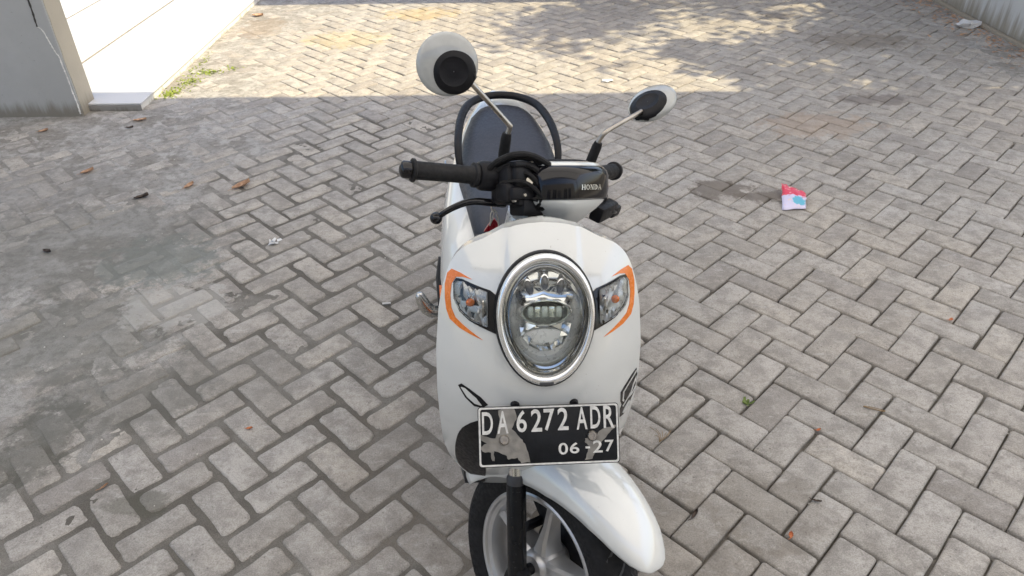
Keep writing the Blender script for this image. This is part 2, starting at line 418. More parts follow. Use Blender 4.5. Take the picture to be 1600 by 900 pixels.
for p in range(-125, 60):
    for q in range(-75, 130):
        s_ = (p+q) % 4
        if s_ == 0: c = ORG+D*(p+1)*UNIT+U*(q+.5)*UNIT; a = AL
        elif s_ == 2: c = ORG+D*(p+.5)*UNIT+U*(q+1)*UNIT; a = AL+math.pi/2
        else: continue
        if not (-5.6 < c.x < 5.8 and -1.0 < c.y < 9.3): continue
        if c.x < -2.33 and c.y > 4.25: continue                          # under the porch
        if c.x > 3.85 and c.y > 4.2: continue
        blocks.append((c.x, c.y, a))
def vis(b):
    u, v = px((b[0], b[1], 0)); return -20 < u < 1620 and -20 < v < 930
# what hides them: the scooter; blocks nearest the camera in view become single objects
order = sorted(range(len(blocks)), key=lambda i: (0 if vis(blocks[i]) else 1, blocks[i][0]**2+blocks[i][1]**2))
single = set(order[:300])
cl = dict(); VV, FF, RR = [], [], []; nb = 0
for i, (x, y, a) in enumerate(blocks):
    worn = smst(.75, -.35, x+(mnoise.noise(Vector((x*1.1, y*1.1, 0)))*.9)) * smst(4.9, 3.7, y)
    me, v, f = random.choice(WORN if random.random() < worn else CLEAN)
    rz = a+random.choice((0, math.pi))+random.gauss(0, .010); tx, ty = random.gauss(0, .0065), random.gauss(0, .0065)
    dz = random.gauss(0, .0015); jx, jy = random.gauss(0, .0019), random.gauss(0, .0019)
    if i in single:
        o = bpy.data.objects.new('paving_block', me); C.objects.link(o); o.location = (x+jx, y+jy, dz); o.rotation_euler = (tx, ty, rz); o.parent = ground
    else:
        c, s_ = math.cos(rz), math.sin(rz); q = np.stack([v[:, 0]*c-v[:, 1]*s_+x+jx, v[:, 0]*s_+v[:, 1]*c+y+jy, v[:, 2]+dz+v[:, 0]*ty+v[:, 1]*tx], 1)
        VV.append(q); FF += [tuple(k+nb for k in ff) for ff in f]; RR += [random.random()]*len(v); nb += len(v)
me = bpy.data.meshes.new('paving_blocks'); me.from_pydata(np.concatenate(VV).tolist(), [], FF)
at = me.attributes.new('rnd', 'FLOAT', 'POINT'); at.data.foreach_set('value', RR); me.materials.append(PAV_S)
me.polygons.foreach_set('use_smooth', [True]*len(me.polygons)); me.set_sharp_from_angle(angle=math.radians(62))
o = bpy.data.objects.new('paving_blocks', me); C.objects.link(o); o.parent = ground; tag(o, kind='stuff')

# ------------------------------------------------------------------ buildings round the yard
PLAST = plaster_mat('grey_plaster', (.48, .49, .49), (.22, .20, .16), .02, .10, streak=False)
EDGE = plaster_mat('bare_render', (.50, .46, .38), (.26, .23, .18), .02, .12, streak=False)
WALLM = plaster_mat('stained_wall', (.68, .69, .68), (.30, .255, .185), .0, .22)
TILE = plain('white_tile', (.58, .59, .60), .35, var=.04, scale=3)
TILESIDE = plaster_mat('porch_side', (.78, .77, .73), (.45, .42, .36), -.01, .012, streak=False)
PFRONT = plaster_mat('porch_front', (.24, .235, .225), (.15, .14, .12), -.01, .02, streak=False); GROUT = plain('grout', (.24, .22, .19), .9, var=.2)
CRACK = plain('crack_filler', (.80, .79, .75), .9, var=.2); DARKLINE = plain('crack_dark', (.06, .055, .05), .9)

# unseen carport roof: translucent sheets on a steel frame, its edge throws the shadow line
def roof_mat():
    m_, t, b, n, l = newmat('translucent_sheet'); setp(b, Base_Color=(.75, .76, .74, 1), Roughness=.5)
    tr = N(t, 'ShaderNodeBsdfTranslucent'); tr.inputs[0].default_value = (ROOF_T, ROOF_T*1.0, ROOF_T*1.02, 1)
    pos = N(t, 'ShaderNodeNewGeometry').outputs['Position']
    mx = N(t, 'ShaderNodeMixShader'); l.new(ramp(t, noise(t, pos, 1.5, 3), .3, .7, .60, .68), mx.inputs[0])
    l.new(b.outputs[0], mx.inputs[1]); l.new(tr.outputs[0], mx.inputs[2]); l.new(mx.outputs[0], n['Material Output'].inputs[0]); return m_
ROOF_T = .86  # sheets made translucent to brighten the shade below
RM = roof_mat()
RX0, RX1, RY0, RY1, RZ = -4.2, 6.8, -1.6, 42.55*UNIT, 3.6
root = bpy.data.objects.new('carport_roof', None); C.objects.link(root); root.location = (1, .5, RZ)
tag(root, 'unseen white sheet roof, made translucent to brighten the shade, on steel beams over the parked scooter', 'roof')
def wbox(name, x0, x1, y0, y1, z0, z1, mat, parent, bev=.004):
    o_ = Vector((0, 0, 0)); q_ = parent
    while q_: o_ = o_+q_.location; q_ = q_.parent
    b = MB(); b.box(((x0+x1)/2-o_[0], (y0+y1)/2-o_[1], (z0+z1)/2-o_[2]), (x1-x0, y1-y0, z1-z0), bev)
    return b.build(name, mat, parent)
nsh = 12
for i in range(nsh):
    a, b_ = RX0+(RX1-RX0)*i/nsh, RX0+(RX1-RX0)*(i+1)/nsh
    mb = MB(); n = 10
    mb.add([(a-.02+(b_-a+.04)*k/n-1, yy-.5, .006*(k % 2)+(.003 if i % 2 else 0)) for yy in (RY0, RY1) for k in range(n+1)], [(k, k+1, n+2+k, n+1+k) for k in range(n)])
    mb.build('roof_sheet', RM, root)
for y in (RY0+.15, 1.0, RY1-.3): wbox('beam', RX0, RX1, y-.04, y+.04, RZ-.15, RZ-.012, MT['grey'], root)
for x in (RX1-.5,):
    for y in (RY0+.15, RY1-.3): wbox('post', x-.05, x+.05, y-.05, y+.05, -.02, RZ-.15, MT['grey'], root)

# pillar wall at the left
pw = bpy.data.objects.new('pillar_wall', None); C.objects.link(pw); pw.location = (-3.2, 4.33, 0)
tag(pw, 'grey plastered pillar with a jagged crack and a bare rendered edge', 'pillar')
PX, PY0, PY1 = -24.2*UNIT, 39.87*UNIT, 41.5*UNIT
wbox('plaster_face', -5.2, PX, PY0, PY1, -.02, 3.42, PLAST, pw, .006)
mb = MB()
rr = random.Random(3); zs = np.linspace(-.01, 3.41, 60); pts = []
for z in zs: pts.append((PX+.0028, PY0+.012+rr.uniform(-.004, .004), z))
mb.add([(x-pw.location.x, y-pw.location.y, z) for x, y, z in pts]+[(PX+.0028-pw.location.x, PY1-.003-pw.location.y, z) for z in zs]+[(PX-.01-pw.location.x, PY0+.012-pw.location.y, z) for z in zs]+[(PX-.01-pw.location.x, PY1-.003-pw.location.y, z) for z in zs],
       [(i, i+1, 61+i, 60+i) for i in range(59)]+[(i, i+1, 121+i, 120+i) for i in range(59)]+[(60+i, 61+i, 181+i, 180+i) for i in range(59)])
mb.build('rendered_edge', EDGE, pw)
def ribbon(name, pts, wd, mat, parent, seed=1):
    r = random.Random(seed); P = spline(pts, 10); mb = MB(); L = []; Rr = []
    for p in P:
        k = wd*r.uniform(.5, 1.3)
        L.append((p.x-k+r.uniform(-.002, .002), PY0-.0025, p.z)); Rr.append((p.x+k, PY0-.0025, p.z+r.uniform(-.002, .002)))
    n = len(P); v = L+Rr; v = v+[(q[0], PY0+.004, q[2]) for q in v]
    f = [(i, i+1, n+i+1, n+i) for i in range(n-1)]+[(i, i+1, 2*n+i+1, 2*n+i) for i in range(n-1)]+[(n+i, n+i+1, 3*n+i+1, 3*n+i) for i in range(n-1)]
    return mk(name, [(x-pw.location.x, y-pw.location.y, z) for x, y, z in v], f, mat, parent)

ribbon('crack', [(-2.654, 0, .531), (-2.632, 0, .512), (-2.617, 0, .45), (-2.603, 0, .385), (-2.592, 0, .364), (-2.590, 0, .30), (-2.588, 0, .225), (-2.589, 0, .165), (-2.586, 0, .09), (-2.588, 0, .016)], .0035, CRACK, pw, 2)
ribbon('groove', [(-2.650, 0, 3.3), (-2.645, 0, 2.0), (-2.650, 0, .95), (-2.647, 0, .67), (-2.654, 0, .533)], .0045, DARKLINE, pw, 4)
# porch: white slabs on a low kerb
po = bpy.data.objects.new('porch', None); C.objects.link(po); po.location = (-3.6, 6.5, 0)
tag(po, 'low white porch floor of long glossy slabs behind the pillar', 'porch')
PE, PF, PH = -21.2*UNIT, 40.75*UNIT, .047
wbox('porch_base', -5.6, PE, PF, 9.2, -.02, PH-.012, TILESIDE, po, .003)
wbox('porch_front', -5.6, PE+.001, PF-.012, PF-.002, -.02, PH-.013, PFRONT, po, .002)  # mortar-grey strip, its dark tone also carries the shade on the step
for x in (-4.3275, -3.6525, -2.9825): wbox('grout_strip', x-.0115, x+.0115, PF, 9.2, PH-.0115, PH-.004, GROUT, po, .0005)
for a, b_ in ((-5.6, -4.340), (-4.315, -3.665), (-3.640, -2.995), (-2.970, PE+.006)):
    wbox('floor_slab', a, b_, PF-.006, 9.2, PH-.0115, PH, TILE, po, .003)

# yard wall at the right with a narrow footing ledge
yw = bpy.data.objects.new('yard_wall', None); C.objects.link(yw); yw.location = (3.9, 6.8, 0)
tag(yw, 'stained grey plaster yard wall with a narrow ledge at its foot', 'wall')
WX = 35.2*UNIT
wbox('wall_face', WX, WX+.14, 4.55, 9.4, -.02, 1.55, WALLM, yw, .006)
wbox('footing_ledge', WX-.05, WX-.002, 4.55, 9.4, -.02, .022, EDGE, yw, .008)
wbox('coping', WX-.03, WX+.17, 4.52, 9.43, 1.553, 1.60, EDGE, yw, .008)

# house across the yard: only its eaves shadow falls into the picture
hb = bpy.data.objects.new('far_house', None); C.objects.link(hb); hb.location = (-1, 8.2, 0)
tag(hb, 'plain cream house across the yard with a deep flat eave', 'house')
CREAM = plaster_mat('cream_plaster', (.66, .62, .54), (.40, .35, .27), .02, .25, streak=False)
wbox('house_wall', -.2, 2.6, 7.9, 11, -.02, 2.9, CREAM, hb, .01)
wbox('eave', -.38, 2.85, 6.80, 11.3, 2.95, 3.07, CREAM, hb, .01)
dr = wbox('door', .1, 1.0, 7.86, 7.897, 0, 2.1, MT['darkgrey'], hb, .004)
b = MB(); b.ball((.9+1, 7.83-8.2, 1.0), .03); h_ = b.build('handle', MT['satin'], dr)
wi = wbox('window', 1.4, 2.3, 7.865, 7.897, .95, 2.0, MT['gloss'], hb, .004)
wbox('window_sill', 1.35, 2.35, 7.80, 7.899, .88, .94, MT['white'], wi, .004)

hf = bpy.data.objects.new('front_house', None); C.objects.link(hf); hf.location = (.5, -3.0, 0)  # unseen house inferred from reflections, put in to cut light from behind the camera
tag(hf, 'unseen pale house front with tall windows facing the carport', 'house')
wbox('house_wall', -5.0, 6.0, -3.2, -2.6, -.02, 3.3, CREAM, hf, .01)
for x in (-2.6, -1.2, 1.6, 3.0):
    wn_ = wbox('window', x, x+.9, -2.597, -2.575, .55, 2.35, MT['gloss'], hf, .003)
    for a, b_, c, d in ((x-.07, x, .48, 2.42), (x+.9, x+.97, .48, 2.42), (x+.42, x+.48, .55, 2.35)): wbox('window_frame', a, b_, -2.596, -2.55, c, d, MT['white'], wn_)
    wbox('window_sill', x-.1, x+1.0, -2.59, -2.50, .40, .477, MT['white'], wn_)
dr = wbox('door', .05, .95, -2.597, -2.56, 0, 2.2, MT['grey'], hf, .004)
# ------------------------------------------------------------------ tree behind the yard wall (its dappled shade reaches the yard)
LEAF = leaf_mat('leaf', (.045, .085, .02), (.08, .13, .03), .35); BARK = plain('bark', (.13, .10, .07), .9, var=.3, scale=9, bump=.8, bscale=40)
def tree(loc, h, cr, nleaf, seed, label):
    r = random.Random(seed); t_ = bpy.data.objects.new('shade_tree', None); C.objects.link(t_); t_.location = loc
    tag(t_, label, 'tree', 'trees behind the yard wall')
    mb = MB(); mb.tube(spline([(0, 0, -.05), (.05, .02, h*.3), (-.04, .05, h*.55), (.02, 0, h*.8)], 5), [.13-.10*i/15 for i in range(16)], 9)
    clumps = []
    for i in range(26):
        a = r.uniform(0, 2*math.pi); e = r.uniform(-.35, 1); R_ = cr*r.uniform(.35, 1)
        c = Vector((math.cos(a)*R_*math.sqrt(max(0, 1-e*e*.5)), math.sin(a)*R_*math.sqrt(max(0, 1-e*e*.5)), h*.72+e*cr*.75)); clumps.append((c, r.uniform(.25, .5)*cr*.55))
        if i % 2 == 0: mb.tube(spline([(0, .02, h*r.uniform(.4, .6)), c*.5+Vector((0, 0, h*.28)), c], 4), [.045-.036*k/8 for k in range(9)], 6)
    mb.build('trunk', BARK, t_)
    v, f = [], []
    for k in range(nleaf):
        c, s_ = r.choice(clumps); d = Vector((r.gauss(0, 1), r.gauss(0, 1), r.gauss(0, .7))); p = c+d*s_*.6
        u = Vector((r.gauss(0, 1), r.gauss(0, 1), r.gauss(0, .5))).normalized(); w_ = u.orthogonal().normalized(); w_ = (Matrix.Rotation(r.uniform(0, 6.28), 3, u)@w_)
        L = r.uniform(.08, .15); W = L*.4; b0 = len(v)
        v += [p, p+u*L*.5+w_*W+Vector((0, 0, .008)), p+u*L, p+u*L*.5-w_*W+Vector((0, 0, .008))]; f += [(b0, b0+1, b0+2), (b0, b0+2, b0+3)]
    me = bpy.data.meshes.new('crown'); me.from_pydata([tuple(q) for q in v], [], f); me.materials.append(LEAF); c_ = bpy.data.objects.new('crown', me); C.objects.link(c_); c_.parent = t_
tree((4.6, 5.05, 0), 4.6, 1.15, 3400, 11, 'shorter tree with a small crown behind the near end of the yard wall')
tree((4.95, 6.75, 0), 6.6, 1.85, 5600, 5, 'tall leafy tree with a broad crown behind the yard wall')

# ================================================================== SCOOTER
PSI, LEAN = math.radians(3.8), math.radians(2.0)
SC = bpy.data.objects.new('scooter', None); C.objects.link(SC); SC.location = (.035, .98, 0); SC.rotation_euler = (0, LEAN, PSI)
tag(SC, 'white scooter with orange pinstripes and black seat parked with its bars turned', 'scooter')
A0 = Vector((0, .047, .242)); RAKE = math.radians(27); AX = Vector((0, math.sin(RAKE), math.cos(RAKE))); PHI = math.radians(38)
RS = Matrix.Rotation(PHI, 3, AX)
def S(p): return A0+RS@(Vector(p)-A0)
W_, BL = MT['white'], MT['black']
# --- front apron -----------------------------------------------------------
YT = [(.30, .15), (.36, .118), (.44, .075), (.52, .04), (.60, .02), (.68, .015), (.76, .03), (.84, .065), (.90, .10), (.95, .14), (1.0, .19), (1.05, .245)]
_zz = np.linspace(.30, 1.05, 151); _yy = np.interp(_zz, [q[0] for q in YT], [q[1] for q in YT])
_k = np.hanning(19); _k /= _k.sum(); _yy = np.convolve(np.pad(_yy, 9, mode='reflect', reflect_type='odd'), _k, 'valid')
def Ya(x, z):
    y = float(np.interp(z, _zz, _yy))+.10*(abs(x)/.2)**2.2
    return y-.011*(1-smst(.056, .076, abs(x)))*smst(.84, .94, z)
def AP(x, z, off=0):
    e = 1e-3; n = Vector((-(Ya(x+e, z)-Ya(x-e, z))/(2*e), 1, -(Ya(x, z+e)-Ya(x, z-e))/(2*e))).normalized()
    return Vector((x, Ya(x, z), z))-n*off
WT = [(.33, .13), (.37, .165), (.42, .186), (.49, .196), (.58, .200), (.67, .203), (.76, .202), (.84, .195), (.885, .185), (.912, .1755), (.932, .165), (.949, .150), (.962, .132), (.969, .119), (.973, .106)]
ZTOP = [(0, 1.006), (.03, 1.004), (.055, .9995), (.075, .990), (.095, .9795), (.106, .973)]
WT = soften(WT, 160, 5); ZTOP = [(a, b) for a, b in soften([(-a, b) for a, b in ZTOP[:0:-1]]+ZTOP, 120, 7) if a >= -1e-9]; nu, nv = 60, 64; HT_ = Vector((0, math.sin(math.radians(27)), math.cos(math.radians(27)))); v = []; f = []
def apt(u, vv):
    ze = .33+vv*.643; return u*interp(ze, WT), ze+vv**4*(interp(abs(u)*.106, ZTOP)-.973)
for i in range(nv+1):
    for j in range(nu+1):
        u = -1+2*j/nu; u = math.copysign(abs(u)**.85, u); x, z = apt(u, 1-(1-i/nv)**1.25); v.append(AP(x, z))
for i in range(nv):
    for j in range(nu):
        a = i*(nu+1)+j; q = (a, a+1, a+nu+2, a+nu+1)
        if all((v[k].x/.0905)**2+((((v[k]-Vector((0, .078, .8755))).dot(HT_))/(.113 if v[k].z > .8755 else .131)))**2 < .97 for k in q): continue   # headlight opening
        f.append(q)
# returned edge: sides and top roll backwards
edge = [i*(nu+1) for i in range(nv+1)]+[nv*(nu+1)+j for j in range(1, nu+1)]+[i*(nu+1)+nu for i in range(nv-1, -1, -1)]
prev = edge
for st, (inx, back) in enumerate(((.003, .006), (.004, .022), (.012, .045))):
    ring = []
    for e_ in edge:
        p = v[e_]; d = Vector((-math.copysign(inx, p.x) if abs(p.x) > .01 else 0, back, -inx*(1 if p.z > .9 else 0))); v.append(p+d); ring.append(len(v)-1)
    for k in range(len(edge)-1): f.append((prev[k], prev[k+1], ring[k+1], ring[k]))
    prev = ring
apron = mk('front_apron', v, f, W_, SC, sharp=55)
def P2(lst): return lst
def closed_soft(P, n=4):
    Q = [Vector((a, b, 0)) for a, b in P]; m_ = len(Q); out = []
    for i in range(m_):
        p0, p1, p2, p3 = Q[i-1], Q[i], Q[(i+1) % m_], Q[(i+2) % m_]
        for k in range(n):
            t = k/n; c = .5*((2*p1)+(p2-p0)*t*.8+(2*p0-5*p1+4*p2-p3)*t*t*.0+(p2-p1)*0)
            h = t*t*(3-2*t); m1, m2 = (p2-p0)*.4, (p3-p1)*.4
            c = p1*(2*t**3-3*t*t+1)+m1*(t**3-2*t*t+t)+p2*(-2*t**3+3*t*t)+m2*(t**3-t*t); out.append((c.x, c.y))
    return out
STR_O = [(.130, .9085), (.1519, .9124), (.168, .9125), (.1765, .9030), (.1816, .8830), (.1820, .8600), (.1800, .8430), (.1740, .8290), (.1560, .8215), (.134, .8180), (.1130, .8155)]
STR_I = [(.134, .8235), (.1500, .8300), (.1630, .8365), (.1700, .8490), (.1718, .8690), (.1685, .8900), (.1600, .9030), (.1474, .9075)]
for s_ in (1, -1):
    patch('pinstripe', [(s_*a, b) for a, b in STR_O+STR_I], AP, MT['orange'], apron, .0008, 4, .002)
# badge decal near the right edge
dk = patch('decal', [(.1957, .7073), (.1852, .7029), (.1688, .689), (.1593, .6779), (.1625, .650), (.168, .6357), (.1650, .626), (.1690, .595), (.1775, .5951), (.187, .6097), (.1985, .6475), (.200, .69)], AP, MT['gloss'], apron, .0007, 3, .0015)
for poly in ([(.1955, .703), (.190, .6975), (.176, .6855), (.1655, .674), (.167, .648), (.172, .641), (.1715, .648), (.1695, .652), (.1685, .672), (.178, .6835), (.1915, .695), (.1958, .6985)],
             [(.197, .688), (.190, .672), (.187, .655), (.184, .65), (.186, .647), (.190, .651), (.193, .668), (.198, .676)],
             [(.170, .630), (.1835, .648), (.1925, .650), (.1985, .66), (.1985, .655), (.193, .643), (.182, .640), (.1725, .626)],
             [(.1735, .606), (.178, .620), (.187, .632), (.190, .624), (.184, .608), (.178, .600)]):
    patch('decal_print', poly, AP, MT['decal_white'], dk, .0013, 2, .001)
# vent slot and lower duct at the rider's right
for s_ in (1,):
    vs_ = patch('vent_slot', [(s_*x, z) for x, z in [(-.1607, .7074), (-.1545, .7141), (-.1387, .7104), (-.1183, .702), (-.1051, .6905), (-.1147, .6793), (-.1305, .6753), (-.1475, .687)]], AP, BL, apron, .0012, 2, .003)
    patch('vent_blade', [(s_*x, z) for x, z in [(-.1546, .707), (-.1472, .7085), (-.1267, .6967), (-.1163, .685), (-.1285, .6836), (-.143, .6919)]], AP, W_, vs_, .0028, 2, .003)
    patch('duct', closed_soft([(s_*x, z) for x, z in [(-.1150, .6258), (-.1484, .6064), (-.1632, .5625), (-.1697, .4995), (-.1687, .4247), (-.158, .380), (-.130, .355), (-.105, .348)]], 3), AP, BL, apron, .0015, 4, .004)
for x in (-.0551, .0563):
    mb = MB(); c = AP(x, .704, 0); mb.rev([(0, .007), (.006, .007), (.0085, .004), (.009, -.002)], c, Vector((0, -1, .3)), 14); mb.build('fairing_bolt', BL, apron)

# --- headlight ---------------------------------------------------------------
B27 = math.radians(27); HN = Vector((0, -math.cos(B27), math.sin(B27))); HT = Vector((0, math.sin(B27), math.cos(B27)))
HC = Vector((0, .083, .871))+HN*.010
def egg(a, k=1.0):
    c, s_ = math.cos(a), math.sin(a)
    return (.0905*k*c*(1+(.0 if s_ > 0 else .04*s_*abs(c))), (.113 if s_ > 0 else .131)*k*s_+.001)
def HP(x, y, d=0): return HC+Vector((1, 0, 0))*x+HT*y+HN*d
NE = 64
def eggring(k, d): return [HP(*egg(2*math.pi*i/NE, k), d) for i in range(NE)]
hl = MB().loft([eggring(1.04, -.018), eggring(1.028, -.005), eggring(1.012, -.002), eggring(.985, -.004)], caps=False).build('headlight', BL, SC); 
MB().loft([eggring(1.0, -.006), eggring(.99, .003), eggring(.965, .0085), eggring(.925, .0105), eggring(.885, .0085), eggring(.855, .003), eggring(.84, -.006), eggring(.835, -.014)], caps=False).build('bezel', MT['bright'], hl, sharp=60)
MB().loft([eggring(.838, -.010), eggring(.81, -.011), eggring(.79, -.005), eggring(.765, -.002), eggring(.735, -.003), eggring(.71, -.010), eggring(.69, -.020)], caps=False).build('light_guide', MT['chrome'], hl, sharp=50)
MB().loft([eggring(.71, -.018), eggring(.60, -.030), eggring(.42, -.040), eggring(.2, -.044), eggring(.01, -.045)], caps=False).build('reflector', MT['bowl'], hl)
# upper facet bowl with three lamp pods
def disc_xy(cx, cy, rx, ry, k, d, n=32): return [HP(cx+rx*k*math.cos(2*math.pi*i/n), cy+ry*k*math.sin(2*math.pi*i/n), d) for i in range(n)]
MB().loft([disc_xy(0, .040, .055, .040, k, d) for k, d in ((1, -.026), (.97, -.018), (.85, -.022), (.55, -.030), (.02, -.034))], caps=False).build('upper_reflector', MT['chrome'], hl, sharp=60)
for cx, cy, ro in ((-.029, .050, .28), (0, .058, 0), (.029, .050, -.28)):
    def pod(k, d): return [HP(cx+(.0070*k*math.cos(t))*math.cos(ro)-(.0135*k*math.sin(t))*math.sin(ro), cy+(.0070*k*math.cos(t))*math.sin(ro)+(.0135*k*math.sin(t))*math.cos(ro), d) for t in [2*math.pi*i/20 for i in range(20)]]
    pdm = MB().loft([pod(1.25, -.030), pod(1.2, -.017), pod(.98, -.016)], caps=False).build('lamp_pod', MT['bright'], hl)
    MB().loft([pod(1.0, -.0175), pod(.7, -.014), pod(.05, -.013)], caps=True).build('pod_lens', MT['hazelens'], pdm)
# projector: wide oval lens in a chrome rim
pr = MB().loft([disc_xy(.001, .004, .047, .024, k, d, 40) for k, d in ((1.06, -.028), (1.03, -.008), (.96, -.005), (.88, -.009), (.86, -.020))], caps=False).build('projector_rim', MT['bright'], hl, sharp=60)
MB().loft([disc_xy(.001, .004, .040, .0195, k, d, 40) for k, d in ((1.02, -.014), (.8, -.007), (.45, -.003), (.03, -.002))], caps=False).build('projector_lens', MT['bulbglass'], pr)
for i in range(5):
    x = -.026+.013*i; mb = MB(); mb.box(HP(x, .004, -.020), (.0105, .008, .020), .002, Matrix((Vector((1, 0, 0)), -HN, HT)).transposed()); mb.build('led_facet', MT['bright' if i % 2 else 'bowl'], pr)
# lower half bowl of facets
for i in range(7):
    a0, a1 = math.pi*(1+i/7), math.pi*(1+(i+1)/7); am = (a0+a1)/2; mb = MB()
    q = lambda a, k, d: HP(.056*k*math.cos(a), -.018+.058*k*math.sin(a), d)
    mb.add([q(a0, .25, -.040), q(a1, .25, -.040), q(a1, .62, -.031+.003*(i % 2)), q(a0, .62, -.031-.002*(i % 3)), q(a1, .86, -.012), q(a0, .86, -.014+.003*(i % 2))], [(0, 1, 2, 3), (3, 2, 4, 5)])
    mb.build('bowl_facet', MT['chrome'], hl, smooth=False)
MB().loft([[HP(.057*k*math.cos(t), -.062+.034*k*math.sin(t), d) for t in [2*math.pi*i/28 for i in range(28)]] for k, d in ((1.0, -.034), (.96, -.0270), (.02, -.0262))], caps=False).build('lower_panel', MT['bowl'], hl)
MB().loft([eggring(.86, .002), eggring(.80, .008), eggring(.62, .0165), eggring(.40, .0215), eggring(.2, .0235), eggring(.02, .0242)], caps=False).build('clear_lens', MT['glass'], hl)
mb = MB(); mb.box(HP(0, -.1245, .0095), (.026, .004, .006), .001, Matrix((Vector((1, 0, 0)), -HN, HT)).transposed()); mb.build('bezel_tab', MT['darkgrey'], hl)

# --- turn signals --------------------------------------------------------------
SIG = [(-.1647, .8932), (-.1595, .9017), (-.149, .904), (-.0978, .9001), (-.0860, .8939), (-.0860, .8319), (-.0966, .8341), (-.1359, .841), (-.1547, .8505), (-.164, .8675)]
LEN = [(-.1611, .8916), (-.1562, .8985), (-.1467, .9005), (-.1030, .8965), (-.1032, .8416), (-.1334, .846), (-.151, .8551), (-.1603, .8701)]
for s_ in (1, -1):
    tsn = patch('turn_signal', [(s_*x, z) for x, z in SIG], AP, MT['gloss'], SC, .0022, 3, .005)
    cx, cz = -.132*s_, .873
    rf = patch('signal_reflector', [(s_*x, z) for x, z in LEN], lambda x, z, o: AP(x, z, o+.0028*math.sin(x*520)*math.sin(z*610)), MT['silver'], tsn, .0036, 4, .002)
    mb = MB(); mb.ball(AP(cx, cz, .007), .0085, 8, (1, .7, 1)); mb.build('bulb', MT['amber'], tsn)
    mb = MB(); mb.box(AP(-.110*s_, .868, .006), (.004, .008, .040), .001); mb.build('signal_divider', MT['satin'], tsn)
    patch('signal_lens', [(s_*x, z) for x, z in LEN], lambda x, z, o: AP(x, z, o+.006*max(0, 1-((x-cx)/.034)**2)*max(0, 1-((z-cz)/.034)**2)), MT['glass'], tsn, .008, 4, .0045)

# --- licence plate -----------------------------------------------------------------
PB = math.radians(38); PN = Vector((0, -math.cos(PB), math.sin(PB))); PT = Vector((0, math.sin(PB), math.cos(PB)))
PC = Vector((.0045, -.03, .678)); K = .262/223
def PP(x, y, d=0): return PC+Vector((1, 0, 0))*(x*K)+PT*(y*K)+PN*d       # x, y in plate pixels from its centre
PR = Matrix((Vector((1, 0, 0)), -PN, PT)).transposed()
def rr_ring(hx, hy, r, d, n=5):
    out = []
    for cx, cy, a in ((hx-r, hy-r, 0), (-hx+r, hy-r, 90), (-hx+r, -hy+r, 180), (hx-r, -hy+r, 270)):
        for k in range(n+1): t = math.radians(a+90*k/n); out.append(PP(cx+r*math.cos(t), cy+r*math.sin(t), d))
    return out
plate = MB().loft([rr_ring(111.5, 47, 5, -.0012), rr_ring(111.5, 47, 5, .0), rr_ring(111, 46.5, 5, .0006)]).build('license_plate', MT['plate'], SC)
MB().loft([rr_ring(110.5, 46, 4.5, .0004), rr_ring(110, 45.5, 4, .0014), rr_ring(107.8, 43.3, 3.5, .0014), rr_ring(107.4, 42.9, 3.4, .0004)], caps=False).build('plate_border', MT['plate_white'], plate)
def text_mesh(name, txt, x0, x1, y0, y1, mapf, mat, parent, bold=.0, d0=.0006, d1=.0018):
    cu = bpy.data.curves.new(name, 'FONT'); cu.body = txt; cu.size = 1; cu.extrude = .02; cu.offset = bold; cu.resolution_u = 4
    to = bpy.data.objects.new(name, cu); C.objects.link(to); dg = bpy.context.evaluated_depsgraph_get(); dg.update()
    me = bpy.data.meshes.new_from_object(to.evaluated_get(dg)); bpy.data.objects.remove(to); bpy.data.curves.remove(cu)
    co = np.empty(len(me.vertices)*3); me.vertices.foreach_get('co', co); co = co.reshape(-1, 3); lo, hi = co.min(0), co.max(0)
    for q, vtx in zip(co, me.vertices):
        vtx.co = mapf(x0+(q[0]-lo[0])/(hi[0]-lo[0])*(x1-x0), y0+(q[1]-lo[1])/(hi[1]-lo[1])*(y1-y0), d0+(d1-d0)*(q[2] > 0))
    me.materials.clear(); me.materials.append(mat); o_ = bpy.data.objects.new(name, me); C.objects.link(o_); o_.parent = parent; return o_
def pk(x, y): return x-857, 681-y
def ptext(txt, xa, xb, ya, yb):
    (x0, y1), (x1, y0) = pk(xa, ya), pk(xb, yb); text_mesh('plate_lettering', txt, x0, x1, y0, y1, PP, MT['plate_white'], plate, .012)
ptext('D', 752, 769, 642, 677); ptext('A', 776, 793, 641, 676); ptext('6', 806, 822, 641, 675); ptext('2', 829, 846, 640, 675); ptext('7', 849, 866, 640, 674); ptext('2', 871, 888, 639, 674)
ptext('A', 901, 918, 639, 674); ptext('D', 923, 939, 638, 673); ptext('R', 944, 961, 638, 673)
ptext('0', 871, 886, 694, 712); ptext('6', 889, 904, 694, 711); ptext('-', 914, 921, 701, 704); ptext('2', 926, 941, 692, 711); ptext('7', 945, 959, 692, 710)
def crp(L): return [pk(660+x/2.648, 560+y/2.648) for x, y in L]
for poly in ([(312, 212), (345, 203), (380, 210), (388, 250), (366, 290), (402, 330), (420, 352), (432, 388), (440, 430), (402, 432), (388, 408), (350, 415), (338, 396), (292, 378), (291, 420), (283, 418), (278, 384), (244, 378), (232, 360), (262, 346), (229, 322), (232, 306), (262, 318), (298, 326), (316, 262)],
             [(748, 302), (778, 296), (804, 288), (796, 302), (768, 326), (734, 362), (712, 398), (700, 425), (668, 428), (676, 405), (690, 372), (672, 358), (672, 340), (704, 336)]):
    q = crp(poly); r = random.Random(5); qq = []
    for i in range(len(q)):
        a, b_ = Vector(q[i]), Vector(q[(i+1) % len(q)]); qq.append(tuple(a)); nn = (b_-a).orthogonal().normalized()
        for t in (.33, .66): qq.append(tuple(a.lerp(b_, t)+nn*r.uniform(-1.1, 1.1)))
    patch('worn_paint', qq, PP, MT['bare'], plate, .0012, 0, .001)
